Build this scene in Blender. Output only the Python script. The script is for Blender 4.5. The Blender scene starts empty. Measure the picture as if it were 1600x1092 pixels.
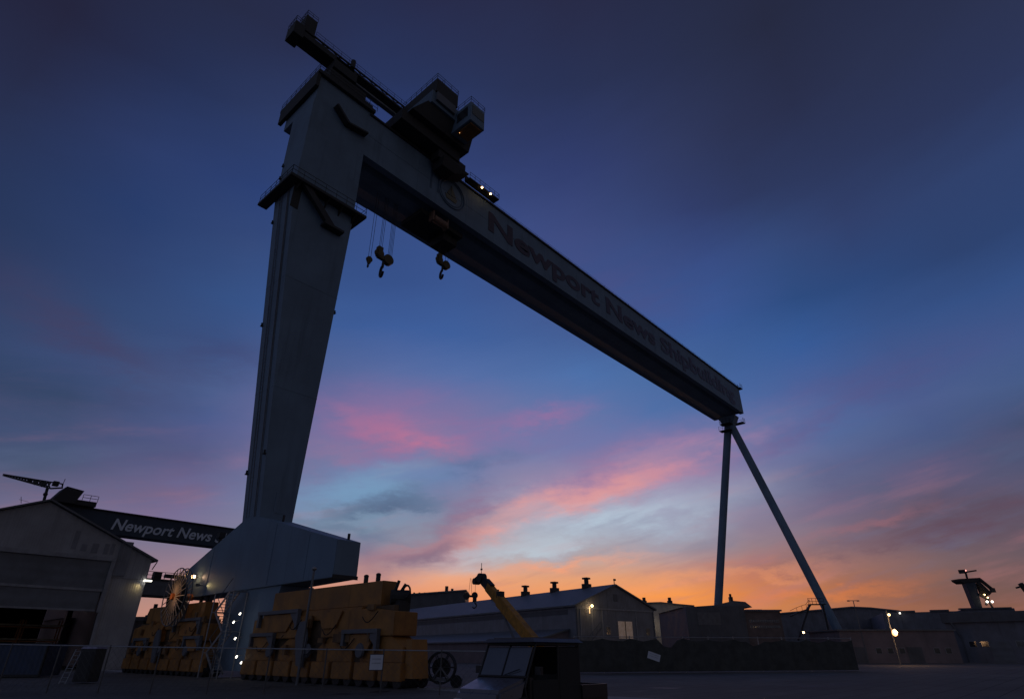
import bpy, bmesh, math, random
from mathutils import Vector, Matrix
R = math.radians
random.seed(7)
scene = bpy.context.scene
COL = scene.collection

# ------------------------------------------------------------------ camera
EYE = 1.76
F_PX, PITCH, SPAN = 900.0, R(27.7), R(48.2)      # focal length in photo pixels, tilt up, angle of the crane's span
cam_d = bpy.data.cameras.new('camera')
cam = bpy.data.objects.new('camera', cam_d)
COL.objects.link(cam)
cam.location = (0, 0, EYE)
cam.rotation_euler = (math.pi / 2 + PITCH, 0, -SPAN)
cam_d.sensor_width = 36.0
cam_d.lens = 36.0 * F_PX / 1600.0
cam_d.clip_start = 0.1
cam_d.clip_end = 6000
scene.camera = cam
scene.view_settings.view_transform = 'Standard'
scene.view_settings.look = 'None'
scene.view_settings.gamma = 1.0
scene.view_settings.exposure = 0.0
scene.cycles.max_bounces = 5
scene.cycles.volume_bounces = 0

def at(u, v, D):
    """world point at horizontal forward distance D that the camera sees at photo pixel u, v"""
    x = (u - 800) / F_PX; y = (546 - v) / F_PX
    fw = math.cos(PITCH) - y * math.sin(PITCH); up = math.sin(PITCH) + y * math.cos(PITCH)
    t = D / fw
    rx, fy = x * t, D
    return Vector((rx * math.cos(SPAN) + fy * math.sin(SPAN), -rx * math.sin(SPAN) + fy * math.cos(SPAN), EYE + up * t))

def S(c):      # sRGB 0-255 to linear
    return tuple((x / 255 / 12.92 if x / 255 <= 0.04045 else ((x / 255 + 0.055) / 1.055) ** 2.4) for x in c) + (1.0,)

# ------------------------------------------------------------------ sky (world)
world = bpy.data.worlds.new('World'); scene.world = world; world.use_nodes = True
NT = world.node_tree; NT.nodes.clear()
class NB:
    def __init__(s, nt): s.nt = nt
    def n(s, t, **kw):
        o = s.nt.nodes.new(t)
        for k, v in kw.items(): setattr(o, k, v)
        return o
    def put(s, sock, v):
        if isinstance(v, bpy.types.NodeSocket): s.nt.links.new(v, sock)
        else: sock.default_value = v
    def m(s, op, a, b=0.0, c=0.0, clamp=False):
        o = s.n('ShaderNodeMath', operation=op); o.use_clamp = clamp
        s.put(o.inputs[0], a); s.put(o.inputs[1], b); s.put(o.inputs[2], c)
        return o.outputs[0]
    def mr(s, v, a, b, c=0.0, d=1.0, smooth=True):
        o = s.n('ShaderNodeMapRange'); o.interpolation_type = 'SMOOTHSTEP' if smooth else 'LINEAR'
        s.put(o.inputs[0], v)
        for i, q in enumerate((a, b, c, d)): o.inputs[1 + i].default_value = q
        return o.outputs[0]
    def mix(s, f, a, b):
        o = s.n('ShaderNodeMix', data_type='RGBA'); o.clamp_factor = True
        s.put(o.inputs[0], f); s.put(o.inputs[6], a); s.put(o.inputs[7], b)
        return o.outputs[2]
    def ramp(s, v, stops, interp='B_SPLINE'):
        o = s.n('ShaderNodeValToRGB'); cr = o.color_ramp; cr.interpolation = interp
        while len(cr.elements) < len(stops): cr.elements.new(0.5)
        for e, (p, c) in zip(cr.elements, stops): e.position = p; e.color = c
        s.put(o.inputs[0], v); return o.outputs[0]
    def noise(s, vec, scale, detail=4.0, rough=0.55):
        o = s.n('ShaderNodeTexNoise'); s.put(o.inputs['Vector'], vec)
        o.inputs['Scale'].default_value = scale; o.inputs['Detail'].default_value = detail; o.inputs['Roughness'].default_value = rough
        return o.outputs[0]
B = NB(NT)
tc = B.n('ShaderNodeTexCoord')
sep = B.n('ShaderNodeSeparateXYZ'); NT.links.new(tc.outputs['Generated'], sep.inputs[0])
dx, dy, dz = sep.outputs
DEG = 180 / math.pi
el = B.m('MULTIPLY', B.m('ARCSINE', dz), DEG)
# azimuth measured to the right of the camera's own heading, in degrees
rgt = B.m('SUBTRACT', B.m('MULTIPLY', dx, math.cos(SPAN)), B.m('MULTIPLY', dy, math.sin(SPAN)))
fwd = B.m('ADD', B.m('MULTIPLY', dx, math.sin(SPAN)), B.m('MULTIPLY', dy, math.cos(SPAN)))
az = B.m('MULTIPLY', B.m('ARCTAN2', rgt, fwd), DEG)
# warped coordinates so no edge is geometric
wv = B.n('ShaderNodeCombineXYZ'); B.put(wv.inputs[0], B.m('MULTIPLY', rgt, 1.0)); B.put(wv.inputs[1], B.m('MULTIPLY', fwd, 1.0)); B.put(wv.inputs[2], B.m('MULTIPLY', dz, 2.6))
wn = B.noise(wv.outputs[0], 2.2, 5.0, 0.6)
wn2 = B.noise(wv.outputs[0], 5.5, 6.0, 0.62)
# streaky noise lying along the cloud bands
sv = B.n('ShaderNodeCombineXYZ')
B.put(sv.inputs[0], B.m('MULTIPLY', az, 0.028)); B.put(sv.inputs[1], B.m('SUBTRACT', B.m('MULTIPLY', el, 0.16), B.m('MULTIPLY', az, 0.035))); 
wn3 = B.noise(sv.outputs[0], 2.3, 7.0, 0.6)
azw = B.m('ADD', az, B.m('MULTIPLY', B.m('SUBTRACT', wn, 0.5), 16.0))
wn4 = B.noise(wv.outputs[0], 15.0, 6.0, 0.65)
elw = B.m('ADD', B.m('ADD', el, B.m('MULTIPLY', B.m('SUBTRACT', wn2, 0.5), 5.0)), B.m('MULTIPLY', B.m('SUBTRACT', wn4, 0.5), 2.6))
# colour of the evening sky on a coarse azimuth / elevation grid (degrees from the camera heading, degrees above the horizon)
SKY_AZ = [-52, -40, -30, -21, -13, -6, 1, 8, 15, 22, 29, 36, 43]
SKY_EL = [0, 1.5, 3, 4.5, 6, 8, 10, 12.5, 15, 18, 21, 25, 29, 34, 39, 45, 52, 60]
SKY = [[(140,112,108),(163,124,114),(164,129,127),(104,102,120),(126,116,137),(109,106,136),(71,86,113),(69,82,119),(50,67,100),(48,65,98),(48,65,99),(46,56,89),(37,52,85),(40,51,84),(38,44,73),(36,37,61),(37,41,66),(36,40,65)],[(140,112,108),(151,118,110),(175,134,124),(135,117,126),(106,103,121),(123,115,139),(109,105,136),(71,86,114),(65,81,117),(51,70,103),(59,77,119),(51,72,114),(48,66,110),(41,61,107),(44,60,105),(38,49,85),(38,43,70),(38,44,73)],[(200,140,110),(194,138,111),(188,140,125),(168,130,130),(152,126,140),(125,116,141),(122,111,147),(108,103,145),(82,88,129),(71,92,142),(74,94,140),(59,81,129),(54,81,132),(53,74,122),(44,64,115),(44,58,99),(39,45,76),(37,43,72)],[(199,140,111),(203,142,112),(223,149,111),(205,145,121),(184,143,136),(125,138,162),(127,129,155),(116,122,159),(107,120,160),(108,114,158),(94,105,154),(78,98,149),(61,91,148),(53,79,133),(53,73,124),(44,62,114),(40,51,89),(38,42,71)],[(209,143,109),(217,146,108),(231,150,107),(233,152,112),(205,150,135),(130,120,142),(124,140,164),(112,139,176),(111,131,173),(118,119,162),(121,114,161),(87,107,160),(62,93,153),(55,81,137),(55,78,133),(44,62,115),(40,52,91),(40,42,71)],[(216,145,106),(224,147,103),(247,150,92),(236,154,108),(236,166,129),(177,173,184),(156,149,163),(132,133,164),(109,130,175),(115,122,166),(113,115,162),(85,110,165),(63,95,155),(58,85,142),(57,79,136),(49,64,113),(41,52,90),(40,43,72)],[(218,144,102),(225,146,99),(243,149,88),(241,154,95),(229,162,121),(181,167,169),(165,162,175),(154,158,182),(142,138,171),(111,124,170),(103,118,166),(82,111,166),(67,96,153),(61,84,139),(61,77,131),(50,63,111),(42,51,87),(40,44,73)],[(216,143,99),(223,144,95),(245,148,80),(245,154,86),(230,161,116),(178,164,166),(164,168,184),(163,169,191),(155,138,170),(104,123,172),(93,117,167),(77,112,169),(67,95,150),(61,81,135),(61,75,127),(50,62,110),(41,50,85),(40,42,69)],[(210,139,97),(217,141,92),(241,147,76),(248,154,80),(216,150,116),(165,155,165),(159,162,182),(157,156,183),(156,134,168),(103,119,169),(76,111,166),(74,107,161),(61,90,149),(58,80,135),(56,71,120),(50,61,105),(42,50,83),(40,42,69)],[(199,133,95),(204,134,91),(217,136,80),(215,132,78),(194,124,99),(155,129,134),(143,130,151),(137,137,168),(119,121,161),(86,114,163),(72,106,162),(64,95,150),(57,88,148),(56,77,132),(50,62,107),(48,57,94),(41,48,79),(38,42,68)],[(184,125,95),(184,123,90),(181,115,79),(177,112,80),(155,111,101),(128,105,116),(117,105,126),(96,101,135),(91,103,146),(80,108,159),(72,97,152),(56,91,151),(46,76,128),(53,74,123),(46,57,95),(44,51,83),(40,46,73),(38,42,67)],[(170,118,94),(162,111,88),(133,92,76),(119,94,90),(119,97,100),(103,89,103),(91,82,100),(80,87,117),(69,87,130),(76,93,142),(66,88,139),(56,83,136),(46,72,122),(49,64,107),(45,56,93),(41,47,76),(38,42,65),(38,42,67)],[(166,116,94),(155,107,87),(130,90,76),(93,84,90),(95,84,95),(93,81,96),(90,88,111),(74,82,113),(61,75,107),(70,91,135),(66,88,139),(53,80,132),(46,67,112),(48,65,108),(44,54,89),(42,49,78),(38,43,68),(37,41,64)]]
SKY_BACK = [(88, 82, 80), (86, 80, 79), (84, 79, 79), (83, 78, 78), (81, 77, 78), (80, 76, 78), (78, 75, 77), (77, 74, 77), (75, 73, 77), (74, 72, 76), (72, 71, 76), (71, 70, 76), (69, 69, 75), (68, 68, 75), (66, 67, 75), (65, 66, 74), (63, 65, 74), (62, 64, 74)]
SKY_BACK_LEFT = [(98, 104, 122), (96, 102, 120), (94, 100, 118), (92, 98, 117), (90, 96, 115), (88, 95, 114), (86, 93, 112), (84, 91, 111), (82, 89, 109), (81, 88, 108), (79, 86, 106), (77, 84, 105), (75, 82, 103), (73, 81, 102), (71, 79, 100), (69, 77, 99), (67, 75, 97), (66, 74, 96)]
azs = B.m('ADD', az, B.m('MULTIPLY', B.m('SUBTRACT', wn, 0.5), 7.0))
els = B.m('ADD', el, B.m('MULTIPLY', B.m('SUBTRACT', wn3, 0.5), 2.2))
e01 = B.m('DIVIDE', els, 60.0, clamp=True)
def column(cols): return B.ramp(e01, [(e / 60.0, S(c_)) for e, c_ in zip(SKY_EL, cols)], 'LINEAR')
def half(cols, k=.5): return [tuple(a_ * (1 - k) + b_ * k for a_, b_ in zip(p_, q_)) for p_, q_ in zip(cols, SKY_BACK)]
c = column(SKY[0])
for i_ in range(1, len(SKY_AZ)):
    c = B.mix(B.mr(azs, SKY_AZ[i_ - 1], SKY_AZ[i_], smooth=False), c, column(SKY[i_]))
back = column(SKY_BACK)
c = B.mix(B.mr(az, 50, 95), c, back)
c = B.mix(B.mr(az, -58, -110), c, column(SKY_BACK_LEFT))
c = B.mix(B.mr(az, 150, 180), c, column(SKY_BACK_LEFT))
def stroke(c, px, py, L, W, ang, col, k, noise=wn2, lo=0.38, hi=0.62, base=0.35):
    """soft cloud patch: centre az/el in degrees, half length and width in degrees, tilt, colour, strength"""
    ca, sa = math.cos(R(ang)), math.sin(R(ang))
    a = B.m('SUBTRACT', azw, px); e = B.m('SUBTRACT', elw, py)
    u = B.m('DIVIDE', B.m('ADD', B.m('MULTIPLY', a, ca), B.m('MULTIPLY', e, sa)), L)
    v = B.m('DIVIDE', B.m('SUBTRACT', B.m('MULTIPLY', e, ca), B.m('MULTIPLY', a, sa)), W)
    q = B.m('ADD', B.m('MULTIPLY', u, u), B.m('MULTIPLY', v, v))
    g = B.m('EXPONENT', B.m('MULTIPLY', q, -1.0))
    nz = B.m('ADD', B.m('MULTIPLY', noise, .6), B.m('MULTIPLY', wn3, .4))
    t = B.m('ADD', base, B.m('MULTIPLY', B.mr(nz, .42, .56), 1 - base))
    return B.mix(B.m('MULTIPLY', B.m('MULTIPLY', g, t), k), c, S(col))
STROKES = [
 # az, el, half length, half width, tilt, colour, strength
 (-4, 18.0, 22, 2.8, 5, (128, 108, 158), .4),
 (30, 12.5, 14, 2.2, 8, (112, 92, 124), .45),
 (35, 4.0, 10, 1.7, 2, (132, 88, 80), .5),
 (-36, 15, 12, 3.5, 0, (92, 88, 124), .4),
 (-12, 20.0, 10, 2.8, 2, (148, 110, 154), .8),
 ( -9.5, 18.9, 5.0, 1.2, -8, (196, 118, 148), .75),
 (-15, 19.6, 6, 1.0, -16, (168, 112, 150), .6),
 (  3, 20.8, 4.5, .8, 12, (160, 112, 158), .7),
 (-20, 16.2, 6, 1.4, 10, (150, 118, 152), .7),
 (-13, 14.0, 9, 1.8, 10, (118, 154, 188), .95),
 (-14, 11.6, 6, 1.0, 4, (126, 150, 172), .6),
 (-10, 13.2, 5, 1.0, 12, (88, 108, 138), .75),
 ( -2, 16.2, 5, 1.4, 2, (84, 108, 150), .75),
 (-6, 10.6, 5, 1.6, 28, (104, 102, 134), .6),
 ( 10, 16.2, 8, 1.6, 14, (126, 112, 154), .7),
 ( 14, 15.6, 10, 2.1, 13, (170, 128, 166), .85),
 (  8, 13.4, 10, 1.25, 17, (224, 152, 150), .9),
 (  2, 11.9, 6, 1.0, 20, (222, 150, 150), .8),
 ( -4, 9.8, 6.5, 1.2, 17, (244, 160, 142), .95),
 ( -8, 8.4, 5.5, 1.2, 22, (116, 94, 120), .85),
 (-3, 12.5, 4, 1.4, 30, (142, 104, 138), .7),
 (-12, 12.4, 5, .5, 8, (84, 102, 132), .7),
 (-15, 10.5, 5, .5, -8, (98, 118, 144), .6),
 ( 10, 11.0, 10, 1.9, 7, (180, 198, 214), .95),
 (  1, 8.3, 7, 1.1, 8, (186, 198, 210), .85),
 (  5, 6.9, 7, .5, 6, (255, 160, 112), .95),
 ( 10, 8.2, 9, .45, 4, (158, 146, 160), .6),
 ( 16, 5.4, 9, .4, 4, (250, 160, 104), .7),
 ( 20, 6.8, 7, .35, 5, (196, 130, 112), .6),
 ( 28, 8.7, 6, .45, 14, (172, 112, 118), .6),
 ( 31, 7.6, 8, .5, 6, (104, 78, 92), .6),
 ( 37, 9.2, 7, 1.3, 6, (96, 68, 82), .6),
 ( 26, 4.6, 7, .35, 3, (226, 128, 70), .5),
 ( 30, 14.0, 8, 1.0, 14, (80, 92, 132), .5),
 ( 27, 17.5, 6, 1.0, 16, (90, 88, 138), .5),
 ( 12, 33, 8, 4, -20, (76, 80, 132), .45),
 ( 33, 20, 7, 2.4, 10, (84, 80, 128), .4),
 (-32, 12, 6, 1.6, 6, (122, 102, 130), .5),
 (-41, 23, 7, 2.2, -24, (72, 62, 92), .55),
 (-30, 24, 6, 1.6, 18, (66, 62, 100), .35),
]
for s in STROKES: c = stroke(c, *s)
# fine streaks near the horizon
c = B.mix(B.m('MULTIPLY', B.mr(wn3, .5, .72), B.m('MULTIPLY', B.mr(el, 22, 3), .28)), c, S((196, 128, 128)))
c = B.mix(B.m('MULTIPLY', B.mr(wn3, .5, .3), B.m('MULTIPLY', B.mr(el, 24, 4), .30)), c, S((96, 110, 146)))
c = B.mix(B.mr(el, -0.3, -3.0), c, S((30, 31, 35)))
bg = B.n('ShaderNodeBackground'); B.put(bg.inputs[0], c); bg.inputs[1].default_value = 1.0
wo = B.n('ShaderNodeOutputWorld'); NT.links.new(bg.outputs[0], wo.inputs[0])

# the last of the afterglow, from just above the horizon
sun_d = bpy.data.lights.new('sun', 'SUN'); sun_d.energy = 0.05; sun_d.angle = R(12); sun_d.color = (1.0, .62, .36)
sun = bpy.data.objects.new('sun', sun_d); COL.objects.link(sun)
a = R(11); gd = Vector((math.sin(a) * math.cos(SPAN) + math.cos(a) * math.sin(SPAN), -math.sin(a) * math.sin(SPAN) + math.cos(a) * math.cos(SPAN), math.tan(R(3))))
sun.rotation_euler = (-gd).to_track_quat('-Z', 'Y').to_euler()

# ------------------------------------------------------------------ materials
MATS = {}
def mat(name, col, rough=0.6, metal=0.0, var=0.25, scale=1.5, bump=0.0, corr=None, streak=0.0, spec=0.5, col2=None, emit=None, es=0.0, bscale=.6):
    if name in MATS: return MATS[name]
    m = bpy.data.materials.new(name); m.use_nodes = True; nt = m.node_tree; b = NB(nt)
    p = nt.nodes['Principled BSDF']
    t = b.n('ShaderNodeTexCoord'); ob = t.outputs['Object']
    n1 = b.noise(ob, scale, 6.0, 0.62)
    dark = tuple(x * (1 - var) for x in col) + (1,)
    light = tuple(min(1, x * (1 + var * .6)) for x in (col2 or col)) + (1,)
    cc = b.mix(b.mr(n1, .3, .7), dark, light)
    if streak:
        mp = b.n('ShaderNodeMapping'); nt.links.new(ob, mp.inputs[0]); mp.inputs['Scale'].default_value = (1.2, 1.2, 0.07)
        n2 = b.noise(mp.outputs[0], 1.3, 5.0, .6)
        cc = b.mix(b.m('MULTIPLY', b.mr(n2, .52, .75), streak), cc, tuple(x * .45 for x in col) + (1,))
    nt.links.new(cc, p.inputs['Base Color'])
    p.inputs['Metallic'].default_value = metal
    b.put(p.inputs['Roughness'], b.mr(n1, .2, .8, max(.02, rough - .1), min(1, rough + .12)))
    p.inputs['Specular IOR Level'].default_value = spec
    hgt = None
    if corr:
        axis, per = corr
        sp = b.n('ShaderNodeSeparateXYZ'); nt.links.new(ob, sp.inputs[0])
        w = b.m('SINE', b.m('MULTIPLY', sp.outputs[axis], 2 * math.pi / per))
        hgt = b.m('MULTIPLY', w, .5)
    if bump:
        nb = b.m('MULTIPLY', b.noise(ob, scale * 6, 5.0, .6), bump)
        hgt = nb if hgt is None else b.m('ADD', hgt, nb)
    if hgt is not None:
        bp = b.n('ShaderNodeBump'); bp.inputs['Strength'].default_value = bscale; bp.inputs['Distance'].default_value = .04
        nt.links.new(hgt, bp.inputs['Height']); nt.links.new(bp.outputs[0], p.inputs['Normal'])
    if emit:
        p.inputs['Emission Color'].default_value = tuple(emit) + (1,); p.inputs['Emission Strength'].default_value = es
    MATS[name] = m
    return m
crane_blue = mat('crane_paint', (.17, .245, .335), .6, var=.16, scale=.22, streak=.35, spec=.25)
crane_dark = mat('crane_machinery', (.035, .035, .037), .7, var=.3)
under_steel = mat('girder_soffit_paint', (.13, .18, .21), .6, var=.2, scale=.4)
letter_red = mat('red_lettering_paint', (.06, .04, .065), .5, var=.15)
letter_white = mat('white_lettering_paint', (.62, .70, .80), .5, var=.1)
emblem_gold = mat('emblem_gold_paint', (.15, .14, .09), .5, var=.15)
emblem_navy = mat('emblem_navy_paint', (.08, .13, .20), .5, var=.15)
navy_paint = mat('navy_girder_paint', (.035, .055, .085), .6, var=.25, scale=.3)
yellow = mat('yellow_paint', (.37, .17, .042), .6, var=.32, scale=.8, streak=.7)
yellow_boom = mat('yellow_boom_paint', (.46, .22, .035), .6, var=.4, scale=2.5, streak=.5)
pale_steel = mat('pale_steel_paint', (.13, .14, .165), .55, var=.2, streak=.3)
grey_steel = mat('grey_steel', (.16, .17, .19), .5, metal=.3, var=.25)
black_steel = mat('black_steel', (.02, .02, .022), .5, var=.3)
galv = mat('galvanised_steel', (.34, .35, .37), .42, metal=.6, var=.2, scale=4)
fence_steel = mat('weathered_fence_steel', (.12, .12, .125), .6, metal=.3)
rope_m = mat('wire_rope', (.04, .04, .045), .5, metal=.5)
hook_m = mat('hook_paint', (.10, .075, .03), .6, var=.3)
rust = mat('rusty_steel', (.11, .055, .035), .85, var=.4, scale=2)
clad = mat('corrugated_cladding_grey', (.22, .23, .26), .6, var=.2, scale=.5, corr=(0, .35), streak=.45)
clad_pale = mat('corrugated_cladding_pale', (.34, .35, .38), .6, var=.18, scale=.4, corr=(0, .27), streak=.4, bscale=.4)
clad_far = mat('corrugated_cladding_slate', (.17, .175, .21), .65, var=.25, scale=.4, corr=(0, .4), streak=.4)
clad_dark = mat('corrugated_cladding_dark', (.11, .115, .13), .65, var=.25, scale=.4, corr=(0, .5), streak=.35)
clad_pink = mat('painted_block_wall', (.20, .165, .18), .7, var=.2, scale=.4, streak=.4)
roof_m = mat('metal_roof', (.15, .16, .18), .6, var=.22, scale=.35, corr=(0, .5))
door_m = mat('door_panel_paint', (.16, .175, .2), .6, var=.2, scale=.6, corr=(2, 1.1))
trim_m = mat('pale_trim', (.30, .31, .34), .6, var=.2)
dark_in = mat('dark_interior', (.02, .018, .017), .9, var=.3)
brick = mat('brown_block', (.17, .13, .12), .85, var=.25, scale=.8)
glass = mat('dark_glass', (.03, .035, .045), .08, var=.1, spec=.9)
wind_m = mat('clear_windscreen', (.10, .11, .14), .12, var=.1, spec=.9)
rubber = mat('rubber', (.016, .016, .017), .85, var=.2)
cart_paint = mat('cart_body_paint', (.12, .12, .15), .3, var=.12, scale=3, spec=.6)
seat_m = mat('black_vinyl', (.02, .02, .021), .5)
concrete = mat('concrete', (.24, .24, .24), .9, var=.25, scale=2, bump=.3)
blue_box = mat('blue_box_paint', (.035, .055, .11), .55, var=.3, scale=1.2, corr=(1, .3))
green_scr = mat('dark_green_screen', (.075, .078, .076), .95, var=.3, scale=1.2)
sign_m = mat('white_sign_paint', (.70, .72, .80), .5, var=.06)
sign_black = mat('black_sign_ink', (.03, .03, .03), .6)
red_paint = mat('red_paint', (.35, .03, .02), .5)
def emis(name, col, s):
    return mat(name, (.8, .8, .8), .5, emit=col, es=s)
lamp_white = emis('lamp_glass_white', (1, .93, .78), 4.5)
lamp_warm = emis('lamp_glass_warm', (1, .62, .28), 10)
lamp_orange = emis('lamp_glass_orange', (1, .42, .12), 12)
lamp_sodium = emis('lamp_glass_sodium', (1, .45, .15), 4)
lamp_orange2 = emis('lamp_glass_dim', (1, .55, .2), 1.6)
window_lit = emis('lit_window', (1, .55, .2), .05)
lamp_red = emis('beacon_red', (1, .35, .3), 2.5)

# ground: wet-looking worn asphalt
def ground_mat():
    m = bpy.data.materials.new('worn_asphalt'); m.use_nodes = True; nt = m.node_tree; b = NB(nt); p = nt.nodes['Principled BSDF']
    ob = b.n('ShaderNodeTexCoord').outputs['Object']
    n1 = b.noise(ob, .05, 6, .6); n2 = b.noise(ob, .6, 6, .65); n3 = b.noise(ob, 9, 4, .6)
    cc = b.mix(b.mr(n1, .35, .65), (.10, .097, .093, 1), (.145, .14, .133, 1))
    cc = b.mix(b.m('MULTIPLY', b.mr(n2, .5, .75), .5), cc, (.07, .068, .066, 1))
    br = b.n('ShaderNodeTexBrick'); nt.links.new(ob, br.inputs['Vector']); br.inputs['Scale'].default_value = .2; br.inputs['Mortar Size'].default_value = .006
    br.inputs['Color1'].default_value = (1, 1, 1, 1); br.inputs['Color2'].default_value = (.82, .82, .82, 1); br.inputs['Mortar'].default_value = (.25, .25, .25, 1)
    mx = b.n('ShaderNodeMix', data_type='RGBA', blend_type='MULTIPLY'); mx.inputs[0].default_value = 1.0
    nt.links.new(cc, mx.inputs[6]); nt.links.new(br.outputs[0], mx.inputs[7]); cc = mx.outputs[2]
    n4 = b.noise(ob, .35, 3, .5)
    cc = b.mix(b.mr(n4, .62, .68), cc, (.02, .02, .021, 1))
    nt.links.new(cc, p.inputs['Base Color'])
    b.put(p.inputs['Roughness'], b.mr(n4, .60, .68, .88, .62))
    p.inputs['Specular IOR Level'].default_value = .35
    bp = b.n('ShaderNodeBump'); bp.inputs['Strength'].default_value = .5; bp.inputs['Distance'].default_value = .03
    nt.links.new(n3, bp.inputs['Height']); nt.links.new(bp.outputs[0], p.inputs['Normal'])
    return m
asphalt = ground_mat()

# ------------------------------------------------------------------ mesh helpers
class MB:
    def __init__(s): s.bm = bmesh.new()
    def hexa(s, P):
        v = [s.bm.verts.new(Vector(p)) for p in P]
        for f in ((3, 2, 1, 0), (4, 5, 6, 7), (0, 1, 5, 4), (1, 2, 6, 5), (2, 3, 7, 6), (3, 0, 4, 7)):
            s.bm.faces.new([v[i] for i in f])
        return s
    def box(s, x0, x1, y0, y1, z0, z1):
        return s.hexa([(x0, y0, z0), (x1, y0, z0), (x1, y1, z0), (x0, y1, z0), (x0, y0, z1), (x1, y0, z1), (x1, y1, z1), (x0, y1, z1)])
    def taper(s, b, t):   # b,t = (x0,x1,y0,y1,z)
        return s.hexa([(b[0], b[2], b[4]), (b[1], b[2], b[4]), (b[1], b[3], b[4]), (b[0], b[3], b[4]),
                       (t[0], t[2], t[4]), (t[1], t[2], t[4]), (t[1], t[3], t[4]), (t[0], t[3], t[4])])
    def tube(s, a, b, r, r2=None, n=8, cap=True):
        a, b = Vector(a), Vector(b); d = b - a
        if d.length < 1e-6: return s
        r2 = r if r2 is None else r2
        q = d.to_track_quat('Z', 'Y'); A = []; Bv = []
        for i in range(n):
            t = 2 * math.pi * (i + .5) / n; o = Vector((math.cos(t), math.sin(t), 0))
            A.append(s.bm.verts.new(a + q @ (o * r))); Bv.append(s.bm.verts.new(b + q @ (o * r2)))
        for i in range(n):
            j = (i + 1) % n; s.bm.faces.new((A[i], A[j], Bv[j], Bv[i]))
        if cap: s.bm.faces.new(A[::-1]); s.bm.faces.new(Bv)
        return s
    def bar(s, a, b, w, h, up=(0, 0, 1)):
        a, b = Vector(a), Vector(b); d = (b - a).normalized(); upv = Vector(up)
        if abs(d.dot(upv)) > .98: upv = Vector((1, 0, 0))
        x = d.cross(upv).normalized() * (w / 2); z = x.cross(d).normalized() * (h / 2)
        return s.hexa([a - x - z, a + x - z, b + x - z, b - x - z, a - x + z, a + x + z, b + x + z, b - x + z])
    def prism(s, poly, f0, f1):   # poly of 2D pts; f0,f1 map (p,q)->3D
        A = [s.bm.verts.new(Vector(f0(*p))) for p in poly]; Bv = [s.bm.verts.new(Vector(f1(*p))) for p in poly]
        n = len(poly)
        for i in range(n):
            j = (i + 1) % n; s.bm.faces.new((A[i], A[j], Bv[j], Bv[i]))
        s.bm.faces.new(A[::-1]); s.bm.faces.new(Bv); return s
    def xprism(s, poly, x0, x1): return s.prism(poly, lambda y, z: (x0, y, z), lambda y, z: (x1, y, z))
    def yprism(s, poly, y0, y1): return s.prism(poly, lambda x, z: (x, y0, z), lambda x, z: (x, y1, z))
    def ring(s, c, r, t, axis='X', n=32, m=6):
        c = Vector(c); rows = []
        for i in range(n):
            a_ = 2 * math.pi * i / n; rr = []
            for j in range(m):
                b_ = 2 * math.pi * j / m; rad = r + t * math.cos(b_); h = t * math.sin(b_)
                p = {'X': (h, rad * math.cos(a_), rad * math.sin(a_)), 'Y': (rad * math.cos(a_), h, rad * math.sin(a_)), 'Z': (rad * math.cos(a_), rad * math.sin(a_), h)}[axis]
                rr.append(s.bm.verts.new(c + Vector(p)))
            rows.append(rr)
        for i in range(n):
            for j in range(m):
                s.bm.faces.new((rows[i][j], rows[(i + 1) % n][j], rows[(i + 1) % n][(j + 1) % m], rows[i][(j + 1) % m]))
        return s
    def ball(s, c, r, sz=1.0):
        ret = bmesh.ops.create_icosphere(s.bm, subdivisions=2, radius=r)
        for v in ret['verts']: v.co = Vector((v.co.x, v.co.y, v.co.z * sz)) + Vector(c)
        return s
    def rail(s, pts, h=1.1, step=1.6, r=.025, closed=False, mid=True):
        P = [Vector(p) for p in pts]
        if closed: P.append(P[0])
        for a_, b_ in zip(P[:-1], P[1:]):
            L = (b_ - a_).length; k = max(1, int(round(L / step)))
            for i in range(k + 1):
                q = a_.lerp(b_, i / k); s.tube(q, q + Vector((0, 0, h)), r, n=4, cap=False)
            for zz in ((h, h * .5) if mid else (h,)):
                s.tube(a_ + Vector((0, 0, zz)), b_ + Vector((0, 0, zz)), r, n=4, cap=False)
        return s
    def build(s, name, m, parent=None, smooth=False, bevel=0.0):
        bmesh.ops.recalc_face_normals(s.bm, faces=s.bm.faces)
        if bevel:
            bmesh.ops.bevel(s.bm, geom=[e for e in s.bm.edges if e.is_manifold and e.calc_face_angle(0) > .5], offset=bevel, segments=2, affect='EDGES', clamp_overlap=True)
        me = bpy.data.meshes.new(name); s.bm.to_mesh(me); s.bm.free()
        o = bpy.data.objects.new(name, me); COL.objects.link(o); me.materials.append(m)
        if smooth:
            for p in me.polygons: p.use_smooth = True
            me.set_sharp_from_angle(angle=R(40))
        if parent is not None:
            o.parent = parent
            if parent.type == 'EMPTY' or True:
                o.matrix_parent_inverse = wm(parent).inverted()
        return o
def wm(o):
    m = Matrix.LocRotScale(o.location, o.rotation_euler, o.scale)
    return wm(o.parent) @ o.matrix_parent_inverse @ m if o.parent else m
def thing(name, label, cat, loc=(0, 0, 0), rz=0.0, group=None):
    o = bpy.data.objects.new(name, None); COL.objects.link(o); o.location = loc; o.rotation_euler = (0, 0, rz)
    o.empty_display_size = .5
    o['label'] = label; o['category'] = cat
    if group: o['group'] = group
    return o
def tag(o, label, cat, group=None):
    o['label'] = label; o['category'] = cat
    if group: o['group'] = group
    return o
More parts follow.
